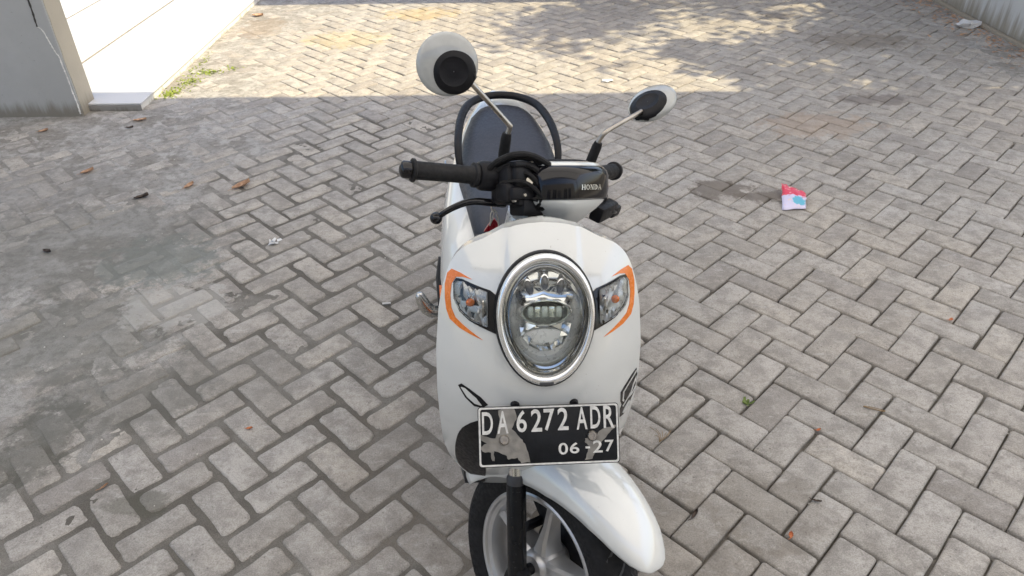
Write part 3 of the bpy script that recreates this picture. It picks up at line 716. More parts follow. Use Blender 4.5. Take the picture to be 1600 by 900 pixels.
for x, y in ((786, 686), (925, 684)):
    mb = MB(); a, b_ = pk(x, y); mb.rev([(0, .003), (.0035, .003), (.004, .0055), (.0075, .0055), (.0095, .003), (.0098, 0)], PP(a, b_, .0006), PN, 18); mb.build('plate_bolt', MT['steel'], plate)
for s_ in (-1, 1):
    mb = MB(); mb.tube([PP(s_*45, 30, -.001), AP(s_*.053, .66, -.01)], .007, 8); mb.build('plate_bracket', BL, plate)

# --- front wheel, fork, fender (turned with the bars) --------------------------------
def WS(p): return S((p.x, p.y, p.z+.242))
fw = bpy.data.objects.new('front_wheel', None); C.objects.link(fw); fw.parent = SC
def wheel(parent, xf, ro, ri, hw, disc_side, tread=True):
    T_ = [(ri-.004, -.036), (ri+.004, -hw*.86), (ri+.030, -hw), (ro-.028, -hw*.96), (ro-.011, -hw*.72), (ro-.002, -hw*.36), (ro, 0), (ro-.002, hw*.36), (ro-.011, hw*.72), (ro-.028, hw*.96), (ri+.030, hw), (ri+.004, hw*.86), (ri-.004, .036)]
    ty = MB().rev(T_, (0, 0, 0), (1, 0, 0), 72).build('tyre', MT['rubber'], parent, xf, sharp=60)
    if tread:                                            # slanted grooves as dark inlays pressed into the tread
        mb = MB()
        for k in range(30):
            for sd_ in (-1, 1):
                a = 2*math.pi*(k+(.5 if sd_ > 0 else 0))/30; pts = []
                for t in (0, .33, .66, 1):
                    xx = sd_*hw*(.12+.66*t); rr_ = float(np.interp(abs(xx), [0, hw*.36, hw*.72, hw*.96], [ro, ro-.002, ro-.011, ro-.028]))+.0009; aa = a+.16*t
                    pts.append((xx, rr_*math.cos(aa), rr_*math.sin(aa), aa))
                v_ = []; 
                for xx, y, z, aa in pts:
                    dv = Vector((.0012, -math.sin(aa)*.0026, math.cos(aa)*.0026)); v_ += [Vector((xx, y, z))-dv, Vector((xx, y, z))+dv]
                mb.add(v_, [(0, 1, 3, 2), (2, 3, 5, 4), (4, 5, 7, 6)])
        mb.build('tread_groove', MT['gloss'] if False else MT['darkgrey'], ty, xf)
    rm = MB().rev([(ri+.003, -.041), (ri-.002, -.044), (ri-.007, -.042), (ri-.010, -.036), (ri-.018, -.032), (ri-.024, -.016), (ri-.024, .016), (ri-.018, .032), (ri-.010, .036), (ri-.007, .042), (ri-.002, .044), (ri+.003, .041)], (0, 0, 0), (1, 0, 0), 72, closed=True).build('rim', MT['alloy'], parent, xf, sharp=30)
    for k in range(5):
        a = 2*math.pi*k/5+.09; rad = Vector((0, math.cos(a), math.sin(a))); tan = Vector((0, -math.sin(a), math.cos(a))); rings = []
        for r_k, wd, x0, x1 in ((.026, .020, -.036, .030), (.06, .0135, -.034, .018), (.10, .0088, -.028, .012), (ri-.019, .0095, -.026, .014)):
            c = rad*r_k; rings.append([c+tan*wd+Vector((x0+.007, 0, 0)), c+tan*wd*.55+Vector((x0, 0, 0)), c-tan*wd*.55+Vector((x0, 0, 0)), c-tan*wd+Vector((x0+.007, 0, 0)), c-tan*wd+Vector((x1, 0, 0)), c+tan*wd+Vector((x1, 0, 0))])
        MB().loft(rings).build('spoke', MT['alloy'], rm, xf, sharp=30)
    MB().rev([(.012, -.047), (.028, -.047), (.034, -.042), (.038, -.03), (.038, .03), (.030, .045), (.012, .045)], (0, 0, 0), (1, 0, 0), 28).build('hub', MT['alloy'], parent, xf, sharp=35)
    MB().rev([(0, -.060), (.010, -.060), (.013, -.056), (.013, .056), (.010, .06), (0, .06)], (0, 0, 0), (1, 0, 0), 6 if False else 16).build('axle', BL, parent, xf)
    if disc_side:
        nr, na = 6, 120; mb = MB(); vv = []; ff = []
        for i in range(na):
            a = 2*math.pi*i/na
            for j in range(nr+1): r_k = .074+.038*j/nr; vv.append((disc_side*.047, r_k*math.cos(a), r_k*math.sin(a)))
        n0 = len(vv); vv += [(p[0]+disc_side*.003, p[1], p[2]) for p in vv]
        for i in range(na):
            for j in range(nr):
                if (i % 10 in (1,) and j == 2) or (i % 10 in (4,) and j == 3) or (i % 10 == 7 and j == 4): continue
                a, b_, c, d = i*(nr+1)+j, ((i+1) % na)*(nr+1)+j, ((i+1) % na)*(nr+1)+j+1, i*(nr+1)+j+1; ff += [(a, b_, c, d), (n0+a, n0+b_, n0+c, n0+d)]
        mb.add(vv, ff).build('brake_disc', MT['steel'], parent, xf, smooth=False)
        MB().rev([(.03, disc_side*.045), (.074, disc_side*.046), (.078, disc_side*.048), (.03, disc_side*.049)], (0, 0, 0), (1, 0, 0), 30).build('disc_carrier', BL, parent, xf)
wheel(fw, WS, .243, .168, .050, 1)
rw = bpy.data.objects.new('rear_wheel', None); C.objects.link(rw); rw.parent = SC
wheel(rw, lambda p: Vector((p.x, p.y+1.251, p.z+.250)), .250, .153, .055, 0, True)

for s_ in (-1, 1):
    ax = lambda t, x=.088: Vector((s_*x, AX.y*t, .242+AX.z*t))
    fk = MB().tube([ax(-.035), ax(-.02), ax(.0), ax(.205), ax(.212)], [.016, .020, .021, .021, .019], 18).build('fork_leg', MT['forkblack'], SC, S)
    MB().tube([ax(.205), ax(.40)], .0155, 16).build('fork_tube', MT['chrome'], fk, S)
    MB().tube([ax(.208), ax(.222), ax(.228)], [.0205, .0205, .017], 16).build('dust_seal', MT['darkgrey'], fk, S)
    mb = MB(); mb.box(ax(.0), (.03, .05, .055), .008); mb.build('axle_lug', BL, fk, S)
mb = MB(); mb.box((0, .195, .60), (.21, .06, .035), .01, Matrix.Rotation(-RAKE, 3, 'X')); mb.build('fork_bridge', BL, SC, S)
MB().tube([A0+AX*.38, A0+AX*.80], .026, 18).build('steering_stem', BL, SC, S)
mb = MB(); mb.box((.055, .085, .315), (.045, .085, .06), .010, Matrix.Rotation(.5, 3, 'X')); cal = mb.build('brake_caliper', BL, SC, S)
MB().tube(spline([(.07, .09, .36), (.095, .11, .46), (.08, .16, .60), (.05, .26, .74)], 8), .0045, 8).build('brake_hose', MT['rubber'], cal, S)
mb = MB(); mb.box((.02, .078, .275), (.06, .012, .03), .004); mb.build('hub_bracket', BL, cal, S)

FEN = [(45, .316, .014, .001), (45.6, .318, .024, .004), (47, .32, .038, .012), (51, .322, .055, .028), (58, .323, .068, .045), (68, .322, .076, .065), (80, .32, .082, .080), (95, .316, .086, .094), (110, .31, .088, .096), (130, .30, .088, .088), (150, .29, .085, .075), (165, .285, .080, .06)]
fa = np.array(FEN); ang = np.concatenate([[45, 45.3, 45.7, 46.3, 47.2, 48.5], np.linspace(50, 165, 32)]); nt_ = 24; rings = []
for a in ang:
    R_, w_, dr_ = (float(np.interp(a, fa[:, 0], fa[:, k])) for k in (1, 2, 3)); a_ = math.radians(a); ring = []
    for j in range(nt_+1):
        t = -1+2*j/nt_; rr_ = R_-dr_*abs(t)**2.2; ring.append(Vector((w_*math.sin(t*math.pi/2), -rr_*math.cos(a_), .242+rr_*math.sin(a_))))
    rings.append(ring)
outer = MB().loft(rings, caps=False, closed=False)
o = outer.build('front_fender', W_, SC, S, sharp=70)
so = o.modifiers.new('thickness', 'SOLIDIFY'); so.thickness = .004; so.offset = -1

# --- handlebar assembly ------------------------------------------------------------
Y0, Z0 = .377, 1.0
def bar(x, dz=0): return Vector((x-.008, Y0+.30*max(0, abs(x)-.10), Z0-.06*max(0, abs(x)-.10)+dz))
hbar = MB().tube([bar(x) for x in (-.30, -.24, -.18, -.13, -.10, -.05, 0, .05, .10, .13, .18, .24, .30)], .011, 14).build('handlebar', MT['darkgrey'], SC, S)
for s_ in (-1, 1):
    xs_ = [.163, .166, .172, .174, .178, .20, .23, .26, .283, .285, .289, .291]; rd = [.021, .024, .024, .019, .0175, .0172, .0172, .0172, .0175, .022, .022, .018]
    gr = MB().tube([bar(s_*x) for x in xs_], rd, 22).build('grip', MT['grip'], SC, S)
    mb = MB()
    for k in range(14):
        for h in range(16):
            pass
    MB().tube([bar(s_*x) for x in (.290, .293, .305, .309, .311)], [.012, .0165, .0165, .013, .006], 18).build('bar_end', MT['gloss'], gr, S)
# rider's right: throttle housing, brake master cylinder, lever
MB().tube([bar(-x) for x in (.118, .120, .124, .155, .160, .163)], [.018, .026, .029, .029, .027, .022], 18).build('switch_housing', BL, SC, S)
FW = Vector((0, -math.cos(RAKE), math.sin(RAKE))); RF = Matrix((Vector((1, 0, 0)), -FW, AX)).transposed()
def F3(x, f_, t): return A0+Vector((x, 0, 0))+FW*f_+AX*t
mc = MB(); mc.box(F3(-.108, .085, .826), (.056, .040, .042), .008, RF); mc.box(F3(-.108, .085, .850), (.060, .044, .010), .003, RF); mc.box(F3(-.10, .092, .795), (.095, .032, .026), .007, RF); mc.box(F3(-.135, .080, .798), (.042, .034, .036), .008, RF)
mco = mc.build('master_cylinder', BL, SC, S)
MB().rev([(0, .002), (.0075, .002), (.009, 0), (.009, -.004)], S(F3(-.104, .106, .818)), S(FW+Vector((-.5, 0, 0)))-S((0, 0, 0)), 20).build('sight_glass', MT['chrome'], mco)
lv = MB(); pts = spline([(-.062, .315, .975), (-.084, .30, .985), (-.127, .29, .994), (-.165, .29, .980), (-.197, .292, .957)], 7)
lv.tube(pts, [.0085-.003*i/(len(pts)-1) for i in range(len(pts))], 10); lv.ball(pts[-1], .0125, 8); lv.build('brake_lever', MT['gloss'], SC)
# rider's left
MB().tube([bar(x) for x in (.112, .116, .122, .155, .160, .163)], [.018, .026, .030, .030, .027, .022], 18).build('switch_housing', BL, SC, S)
lh = MB(); lh.box((.118, .340, .972), (.060, .040, .034), .007); lh.box((.140, .314, .952), (.090, .030, .036), .007, Matrix.Rotation(.35, 3, 'Z')); lh.box((.185, .325, .945), (.045, .024, .026), .006, Matrix.Rotation(.35, 3, 'Z')); lh.build('lever_perch', BL, SC, S)
pts = spline([(.14, .318, .958), (.165, .312, .95), (.19, .322, .945), (.21, .34, .942)], 6)
lv = MB(); lv.tube(pts, [.0075-.002*i/(len(pts)-1) for i in range(len(pts))], 10); lv.ball(pts[-1], .011, 8); lv.build('brake_lever', MT['gloss'], SC, S)

# cowl round the bars, square to the steering axis: black glossy face, white chin, white rim above
FW = Vector((0, -math.cos(RAKE), math.sin(RAKE)))
def F3(x, f_, t): return A0+Vector((x, 0, 0))+FW*f_+AX*t
def cowl(t_, hx, ff, fb, n=36, ex=2.9):
    out = []
    for i in range(n+1):
        t = math.pi*i/n; c, s_ = math.cos(t), math.sin(t)
        out.append(F3(math.copysign(abs(c)**(2/ex), c)*hx, fb+(ff-fb)*abs(s_)**(2/ex), t_))
    return out
def cowl_obj(name, rows, mat, parent=SC):
    rings = [cowl(*r)+[F3(-r[1]*.9, r[3]-.03, r[0]), F3(0, r[3]-.05, r[0]), F3(r[1]*.9, r[3]-.03, r[0])] for r in rows]
    return MB().loft(rings, caps=True).build(name, mat, parent, S, sharp=45)
cw = cowl_obj('handlebar_cowl', [(.7815, .094, .166, .05), (.784, .098, .171, .05), (.80, .100, .174, .05), (.828, .099, .174, .05), (.838, .096, .171, .05), (.845, .090, .164, .05), (.848, .083, .156, .05)], MT['gloss'])
cowl_obj('cowl_rim', [(.8475, .084, .157, .05), (.851, .083, .1555, .05), (.854, .079, .149, .05), (.856, .072, .138, .05)], W_, cw)
cowl_obj('dash_panel', [(.8555, .070, .134, .05), (.8585, .068, .130, .05), (.861, .058, .110, .05)], BL, cw)
cowl_obj('cowl_chin', [(.725, .036, .105, .04), (.742, .052, .132, .04), (.762, .078, .153, .045), (.776, .092, .164, .05), (.781, .094, .1655, .05)], W_, cw)
def cowl_front(x, t_, d):
    hx, ff, fb = .0998, .1738, .05; c = max(-1, min(1, x/hx)); c = math.copysign(abs(c)**(2.9/2), c); s_ = math.sqrt(max(0, 1-c*c))
    return S(F3(x, fb+(ff-fb)*s_**(2/2.9)+d, t_))
GL = {'H': [(0, 0, .22, 1), (.78, 0, 1, 1), (.2, .45, .8, .56), (-.08, 0, .3, .09), (-.08, .91, .3, 1), (.7, 0, 1.08, .09), (.7, .91, 1.08, 1)],
      'N': [(0.05, 0, .17, 1), (.83, 0, .95, 1), (-.08, 0, .3, .09), (-.08, .91, .28, 1), (.7, .91, 1.08, 1)],
      'D': [(.05, 0, .27, 1), (-.08, 0, .4, .09), (-.08, .91, .4, 1)], 'O': [], 'A': [(-.1, 0, .25, .09), (.62, 0, 1.1, .09), (.25, .33, .75, .42)]}
mb = MB()
def quad(pts):
    pts = [(p[0], p[1]) for p in pts]; v_ = [cowl_front(*p, .0012) for p in pts]+[cowl_front(*p, -.001) for p in pts]; n = len(pts)
    mb.add(v_, [tuple(range(n))]+[(i, (i+1) % n, n+(i+1) % n, n+i) for i in range(n)])
lw, lhh, gap, zb, xl = .0088, .0098, .0028, .8005, -.0285
for k, ch in enumerate('HONDA'):
    x0 = xl+k*(lw+gap); Q = lambda a, b_: (x0+a*lw, zb+b_*lhh)
    for a, b_, c, d in GL[ch]: quad([Q(a, b_), Q(c, b_), Q(c, d), Q(a, d)])
    if ch == 'N': quad([Q(.05, 1), Q(.3, 1), Q(.95, 0), Q(.72, 0)])
    if ch == 'A':
        quad([Q(.0, 0), Q(.13, 0), Q(.5, .88), Q(.42, 1)]); quad([Q(.72, 0), Q(.97, 0), Q(.62, 1), Q(.42, 1)])
    if ch in 'OD':
        t0, t1 = (0, 2*math.pi) if ch == 'O' else (-math.pi/2, math.pi/2); n = 16
        cxo, rx = (.5, .54) if ch == 'O' else (.3, .72)
        for i in range(n):
            a, b_ = t0+(t1-t0)*i/n, t0+(t1-t0)*(i+1)/n
            th = lambda t: .60 if ch == 'O' else .66
            o_ = lambda t: Q(cxo+rx*math.cos(t), .5+.5*math.sin(t)); i_ = lambda t: Q(cxo+rx*.58*math.cos(t), .5+.41*math.sin(t)); quad([o_(a), o_(b_), i_(b_), i_(a)])
mb.build('emblem_lettering', MT['satin'], cw, smooth=False)
# clamp, instrument underside and cables at the rider's right of the cowl
RF = Matrix((Vector((1, 0, 0)), -FW, AX)).transposed()
mb = MB(); mb.box(F3(-.085, .065, .812), (.125, .055, .078), .012, RF); mb.box(F3(-.062, .080, .768), (.105, .045, .034), .006, RF); mb.box(F3(-.020, .095, .80), (.06, .05, .07), .008, RF); mb.box(F3(-.050, .098, .785), (.060, .04, .050), .01, RF); mb.box(F3(-.10, .085, .785), (.05, .03, .03), .006, RF); mb.box(F3(-.030, .110, .774), (.04, .03, .022), .006, RF); mb.build('bar_clamp', BL, SC, S)
for pth, r_c in (([(-.150, .045, .838), (-.135, .075, .860), (-.105, .095, .864), (-.070, .110, .850), (-.045, .125, .825), (-.040, .120, .790), (-.050, .09, .755), (-.04, .05, .72)], .0068),
                 ([(-.155, .045, .828), (-.135, .085, .848), (-.105, .105, .848), (-.080, .115, .830), (-.062, .118, .80), (-.062, .09, .76), (-.05, .05, .72)], .0058),
                 ([(-.125, .08, .835), (-.11, .108, .832), (-.09, .115, .81), (-.08, .10, .775), (-.07, .06, .73)], .0048),
                 ([(-.165, .05, .836), (-.158, .075, .855), (-.135, .100, .868), (-.10, .112, .866), (-.065, .126, .846), (-.040, .138, .815), (-.034, .128, .780), (-.045, .09, .745)], .0060),
                 ([(-.150, .075, .815), (-.13, .108, .818), (-.105, .118, .806), (-.085, .120, .785), (-.08, .10, .765)], .0042),
                 ([(-.11, .09, .79), (-.085, .11, .782), (-.06, .112, .77), (-.05, .08, .73)], .005)):
    MB().tube(spline([F3(*q) for q in pth], 8), r_c, 8).build('cable', MT['rubber'], SC, S)
for q in ((-.118, .108, .792), (-.072, .122, .772), (-.135, .098, .782), (-.03, .128, .80), (-.095, .104, .853)):
    MB().rev([(0, .0025), (.003, .0025), (.0042, 0), (.0042, -.004)], S(F3(*q)), S(FW)-S((0, 0, 0)), 10).build('clamp_bolt', MT['steel'], SC)
mb = MB(); mb.tube([F3(-.052, .10, .815), F3(-.052, .122, .815)], [.009, .009], 12); mb.box(F3(-.052, .112, .797), (.022, .016, .022), .004, RF); mb.build('cable_adjuster', MT['darkgrey'], SC, S)

# mirrors
def mirror(base, path, c, n_, inner_off, spin, cap=1.0):
    mr = bpy.data.objects.new('mirror', None); C.objects.link(mr); mr.parent = SC
    base = [Vector(p) for p in base]; path = [Vector(p) for p in path]; c = Vector(c); n_ = Vector(n_).normalized()
    MB().tube(base, [.0095, .0115, .011, .009], 14).build('boot', MT['rubber'], mr)
    MB().tube(spline(path, 6), .0055, 12).build('stem', MT['steel'], mr)
    u = Vector((1, 0, 0)); u = (u-n_*u.dot(n_)).normalized(); w2 = n_.cross(u); u2 = u*math.cos(spin)+w2*math.sin(spin); w3 = n_.cross(u2)
    Rm = .0585; n = 44
    ring = lambda r, d, ox=0, oy=0: [c+u2*(ox+r*math.cos(2*math.pi*i/n))+w3*(oy+r*math.sin(2*math.pi*i/n))+n_*d for i in range(n)]
    MB().loft([ring(Rm*.96, -.011), ring(Rm, -.008), ring(Rm, -.002), ring(Rm*.97, .003), ring(Rm*.85, .007), ring(Rm*.55, .0110), ring(Rm*.2, .0125), ring(.001, .0127)], caps=False).build('mirror_shell', MT['mirror_white_shaded'], mr, sharp=70)
    ox, oy = inner_off
    MB().loft([ring(.0425*cap, .0005, ox, oy), ring(.0415*cap, .0075, ox, oy), ring(.037*cap, .0125, ox, oy), ring(.027, .0150, ox, oy), ring(.025, .0138, ox, oy), ring(.010, .0144, ox, oy), ring(.001, .0145, ox, oy)], caps=False).build('inner_cap', BL, mr, sharp=40)
    MB().loft([ring(Rm*.95, -.0105), ring(.001, -.0112)], caps=False).build('mirror_glass', MT['mirror'], mr)
    # web from the cap to the stem
    tip = path[-1]; dv = tip-c; dv = (dv-n_*dv.dot(n_)).normalized(); sv = n_.cross(dv); ctr = c+u2*ox+w3*oy
    r0, r1 = ctr+dv*.030, c+dv*.058
    MB().loft([[r0+sv*.026+n_*.004, r0+sv*.022+n_*.013, r0-sv*.022+n_*.013, r0-sv*.026+n_*.004], [r1+sv*.017-n_*.004, r1+sv*.013+n_*.0095, r1-sv*.013+n_*.0095, r1-sv*.017-n_*.004]]).build('stem_socket', BL, mr)
    return mr
camL = Vector((-.035*math.cos(PSI)-.98*math.sin(PSI)-.058, -.98, CAM_H))
mL = Vector((-.168, .40, 1.226))
mirror([(-.058, .435, 1.010), (-.056, .432, 1.028), (-.052, .43, 1.064), (-.050, .43, 1.075)], [(-.050, .43, 1.070), (-.045, .43, 1.088), (-.052, .428, 1.100), (-.125, .415, 1.187), (-.139, .412, 1.197)], mL, camL-mL, (.012, -.013), 0)
mR = Vector((.304, .65, 1.056)); vR = (camL-mR).normalized()
uR = Vector((.92, .25, .30)); uR = (uR-vR*uR.dot(vR)).normalized(); tR = vR.cross(uR)
nR = Matrix.Rotation(math.radians(-54), 3, uR)@vR
mirror([(.140, .520, .945), (.146, .52, .965), (.157, .52, 1.003), (.160, .52, 1.013)], [(.158, .52, 1.008), (.164, .522, 1.022), (.182, .53, 1.038), (.255, .595, 1.047), (.272, .612, 1.048)], mR, nR, (-.008, -.0115), 0, 1.10)

# --- rest of the body -------------------------------------------------------------
# inner leg shield (dark grey) and headstock cover (pale)
rows = []
for z, hx, y in ((.36, .13, .22), (.50, .165, .20), (.65, .172, .185), (.80, .168, .195), (.88, .150, .215), (.925, .12, .235)):
    rows.append([Vector((hx*t, y+.045*(1-t*t)+.0, z)) for t in np.linspace(-1, 1, 15)])
o = MB().loft(rows, caps=False, closed=False).build('inner_leg_shield', MT['darkgrey'], SC); so = o.modifiers.new('thickness', 'SOLIDIFY'); so.thickness = .006
rows = []
for z, hx, yf, yb in ((.60, .07, .20, .345), (.80, .068, .215, .375), (.90, .060, .265, .41), (.935, .05, .30, .42)):
    rows.append([Vector((hx*math.cos(t), (yf+yb)/2+(yb-yf)/2*math.sin(t), z)) for t in [2*math.pi*i/24 for i in range(24)]])
hsc = MB().loft(rows).build('headstock_cover', MT['silver'], SC)
MB().rev([(0, .004), (.007, .004), (.009, .001), (.009, -.004)], (-.040, .267, .925), (-.45, -.75, .45), 16).build('cover_bolt', BL, hsc)
# floorboard and tunnel
rows = []
for y, hx, zt in ((.21, .150, .36), (.30, .165, .335), (.45, .172, .325), (.62, .172, .33), (.70, .165, .36)):
    rows.append([Vector((-hx, y, zt-.09)), Vector((-hx-.006, y, zt-.015)), Vector((-hx+.012, y, zt)), Vector((0, y, zt+.004)), Vector((hx-.012, y, zt)), Vector((hx+.006, y, zt-.015)), Vector((hx, y, zt-.09))])
MB().loft(rows).build('floorboard', MT['darkgrey'], SC)
rows = []
for y, hx, zt, zb_ in ((.30, .10, .27, .20), (.50, .165, .27, .17), (.75, .17, .28, .18)):
    rows.append([Vector((-hx, y, zt)), Vector((-hx*.8, y, zb_)), Vector((hx*.8, y, zb_)), Vector((hx, y, zt))])
MB().loft(rows).build('under_cowl', W_, SC)
# rear body: loft of side sections
rows = []
for y, hw_, zt, zb_ in ((.60, .165, .640, .33), (.625, .192, .665, .325), (.72, .205, .685, .33), (.85, .205, .705, .36), (1.0, .194, .725, .42), (1.15, .172, .745, .50), (1.3, .138, .765, .58), (1.42, .095, .775, .64), (1.50, .045, .775, .68)):
    h = zt-zb_
    half = [(.0, zt), (.55, zt), (.74, zt-.006), (.88, zt-.03), (.97, zt-.09 if h > .12 else zt-.4*h), (1.0, zt-.45*h), (.97, zt-.72*h), (.86, zb_+.03*h), (.0, zb_)]
    rows.append([Vector((hw_*a, y, z)) for a, z in half]+[Vector((-hw_*a, y, z)) for a, z in half[-2:0:-1]])
body = MB().loft(rows).build('rear_body', W_, SC, sharp=50)
for s_ in (-1, 1):
    mb = MB(); mb.add([(s_*.2065, .66, .50), (s_*.2085, .72, .50), (s_*.2085, .74, .36), (s_*.203, .68, .345), (s_*.19, .66, .50), (s_*.19, .72, .50), (s_*.19, .74, .36), (s_*.19, .68, .345)], [(0, 1, 2, 3), (0, 1, 5, 4), (1, 2, 6, 5), (2, 3, 7, 6), (3, 0, 4, 7)])
    mb.build('body_stripe', MT['orange'], body)
    mb = MB(); mb.box((s_*.186, 1.10, .68), (.006, .035, .03), .002); mb.build('side_badge', MT['satin'], body)
mb = MB(); mb.add([(x, y, z) for (hx, y, z) in ((.128, .592, .36), (.130, .590, .55), (.122, .600, .68), (.11, .64, .705)) for x in (-hx, 0, hx)], [(i*3+j, i*3+j+1, i*3+j+4, i*3+j+3) for i in range(3) for j in range(2)])
o = mb.build('under_seat_panel', MT['darkgrey'], SC); so = o.modifiers.new('t', 'SOLIDIFY'); so.thickness = .01; so.offset = 1
# seat
rows = []
for y, hw_, zt, th in ((.600, .045, .715, .03), (.615, .085, .735, .055), (.66, .112, .752, .07), (.78, .128, .760, .075), (.92, .147, .757, .075), (1.02, .147, .768, .08), (1.10, .139, .785, .085), (1.20, .124, .790, .085), (1.28, .109, .790, .08), (1.333, .088, .786, .065), (1.358, .060, .779, .045), (1.366, .035, .772, .03)):
    half = [(0, zt), (.35, zt-.001), (.6, zt-.004), (.8, zt-.012), (.93, zt-.026), (1, zt-.045 if th > .05 else zt-.5*th), (.97, zt-th), (0, zt-th)]
    rows.append([Vector((hw_*a, y, z)) for a, z in half]+[Vector((-hw_*a, y, z)) for a, z in half[-2:0:-1]])
seat = MB().loft(rows).build('seat', MT['seat'], SC, sharp=60)
# grab rail hoop
gp = [(.140, .975, .715), (.147, 1.01, .765), (.145, 1.09, .790), (.135, 1.20, .797), (.109, 1.305, .800), (.058, 1.368, .801)]
gp = spline([(-a, b, c) for a, b, c in gp]+[(0, 1.386, .801)]+gp[::-1], 6)
mb = MB(); rings = []
for i, p in enumerate(gp):
    t = (gp[min(i+1, len(gp)-1)]-gp[max(i-1, 0)]).normalized(); n_ = t.cross(Vector((0, 0, 1))).normalized(); b_ = n_.cross(t)
    k = .6+.4*math.sin(math.pi*i/(len(gp)-1))
    rings.append([p+n_*.015*k*math.cos(q)+b_*.012*k*math.sin(q) for q in [2*math.pi*j/14 for j in range(14)]])
mb.loft(rings).build('grab_rail', MT['black'], SC)
# tail lamp, rear fender, plate holder, shock, engine, exhaust
mb = MB(); mb.ball((0, 1.49, .70), .05, 10, (1.5, .6, .7)); mb.build('tail_lamp', MT['red'], SC)
rows = []
for a in np.linspace(20, 115, 16):
    a_ = math.radians(a); rows.append([Vector((.072*t, 1.251+(.285-.03*abs(t)**2)*math.cos(a_), .25+(.285-.03*abs(t)**2)*math.sin(a_))) for t in np.linspace(-1, 1, 9)])
o = MB().loft(rows, caps=False, closed=False).build('rear_fender', BL, SC); so = o.modifiers.new('t', 'SOLIDIFY'); so.thickness = .005
mb = MB(); mb.box((.095, 1.05, .27), (.07, .46, .14), .03); mb.box((0, .86, .30), (.16, .22, .16), .03); mb.box((.0, .76, .33), (.10, .16, .12), .02); mb.build('engine', MT['grey'], SC)
MB().tube([(.12, 1.22, .30), (.125, 1.17, .62)], .026, 14).build('shock_absorber', MT['red'], SC)
ex = MB().tube(spline([(-.05, .78, .27), (-.08, .82, .20), (-.11, .95, .18), (-.135, 1.05, .22)], 6), .017, 12).build('exhaust_pipe', MT['steel'], SC)
MB().tube([(-.135, 1.03, .215), (-.137, 1.07, .225), (-.14, 1.12, .24), (-.145, 1.40, .33), (-.146, 1.43, .34)], [.03, .048, .052, .052, .035], 20).build('silencer', BL, ex)
# folding footrest at the rider's right, kick arm and its mate
for s_ in (-1, 1):
    pg = MB().tube(spline([(s_*.190, .80, .36), (s_*.215, .79, .355), (s_*.245, .775, .375), (s_*.262, .765, .415), (s_*.268, .76, .445)], 6), [.016, .017, .017, .017, .018, .018, .019, .019, .020, .020, .020, .020, .020, .020, .019, .019, .018, .018, .018, .017, .016, .015, .013, .011, .006], 12).build('footrest', MT['satin'], SC)
    mb = MB()
    for k in range(7):
        t = k/6; p = Vector((s_*(.238+.024*t), .752-.003*t, .395+.045*t)); mb.box(p, (.018, .008, .0035), .0008, Matrix.Rotation(-s_*.9, 3, 'Y'))
    mb.build('footrest_tread', MT['chrome'], pg)
    MB().tube([(s_*.208, .79, .36), (s_*.2125, .80, .47), (s_*.205, .82, .53)], [.008, .008, .006], 8).build('footrest_arm', MT['darkgrey'], SC)
MB().tube(spline([(.085, .70, .22), (.13, .66, .14), (.175, .62, .05), (.20, .615, .012)], 5), .009, 10).build('side_stand', BL, SC)

# ------------------------------------------------------------------ key tag hanging from the ignition
kt = bpy.data.objects.new('key_tag', None); C.objects.link(kt)
Rm_ = Matrix.Translation(SC.location)@SC.rotation_euler.to_matrix().to_4x4()
kt.location = Rm_@Vector((-.082, .335, .922)); tag(kt, 'dark red key tag on a looped white string under the handlebar', 'key tag')
mb = MB(); mb.tube(spline([(.004, 0, .058), (.001, -.002, .045), (-.003, -.003, .034), (.002, -.004, .026), (0, -.004, .012), (-.006, -.004, -.002)], 6), .0016, 6)
mb.tube(spline([(.001, -.002, .030), (.007, -.004, .024), (.010, -.005, .006), (.0115, -.005, -.018)], 6), .0013, 6); mb.tube(spline([(.0, -.003, .028), (-.004, -.004, .020), (-.005, -.005, .004), (-.007, -.005, -.006)], 6), .0015, 6); mb.build('string', MT['string'], kt)
mb = MB(); sh = [(-.020, -.022), (.011, -.019), (.009, -.002), (.003, .008), (-.004, .003)]
mb.loft([[Vector((x, y, z)) for x, z in sh] for y in (-.003, .003)]); mb.build('tag', MT['red'], kt, sharp=20)

# ------------------------------------------------------------------ litter on the paving
BROWN = leaf_mat('dry_leaf', (.34, .19, .11), (.56, .36, .23), .15); DARKL = leaf_mat('shrivelled_leaf', (.035, .025, .02), (.08, .055, .04), 0)
ORNG = leaf_mat('fallen_petal', (.45, .13, .05), (.55, .20, .08), .1); PAPER = leaf_mat('white_paper', (.70, .71, .72), (.80, .80, .80), .2); TWIG = plain('twig', (.25, .17, .09), .9)
def lie(x, y): return float(max(sand_z(np.array([x]), np.array([y]))[0], 0))
def leaf_obj(name, x, y, L, W, rot, mat, label, cat, group, seed, curl=.35):
    r = random.Random(seed); n, m_ = 9, 4; v = []; f = []
    for i in range(n+1):
        t = i/n; hw_ = W*.5*math.sin(math.pi*min(.999, t*.94+.03))**.8*(1+r.uniform(-.18, .18))
        for j in range(-m_, m_+1):
            k = j/m_; v.append((L*(t-.5), hw_*k, .0025+curl*W*(k*k)*(.4+.6*t)+curl*.35*L*(t-.5)**2*4*.4+r.uniform(-.0012, .0012)))
    w_ = 2*m_+1; f = [(i*w_+j, i*w_+j+1, (i+1)*w_+j+1, (i+1)*w_+j) for i in range(n) for j in range(2*m_)]
    o = mk(name, v, f, mat); o.location = (x, y, lie(x, y)+.0015); o.rotation_euler = (r.uniform(-.12, .12), r.uniform(-.12, .12), rot)
    st = MB().tube([(-L*.5, 0, .004), (-L*.62, .002, .006), (-L*.74, .006, .004)], .0009, 5).build('stalk', mat, o)
    return tag(o, label, cat, group)
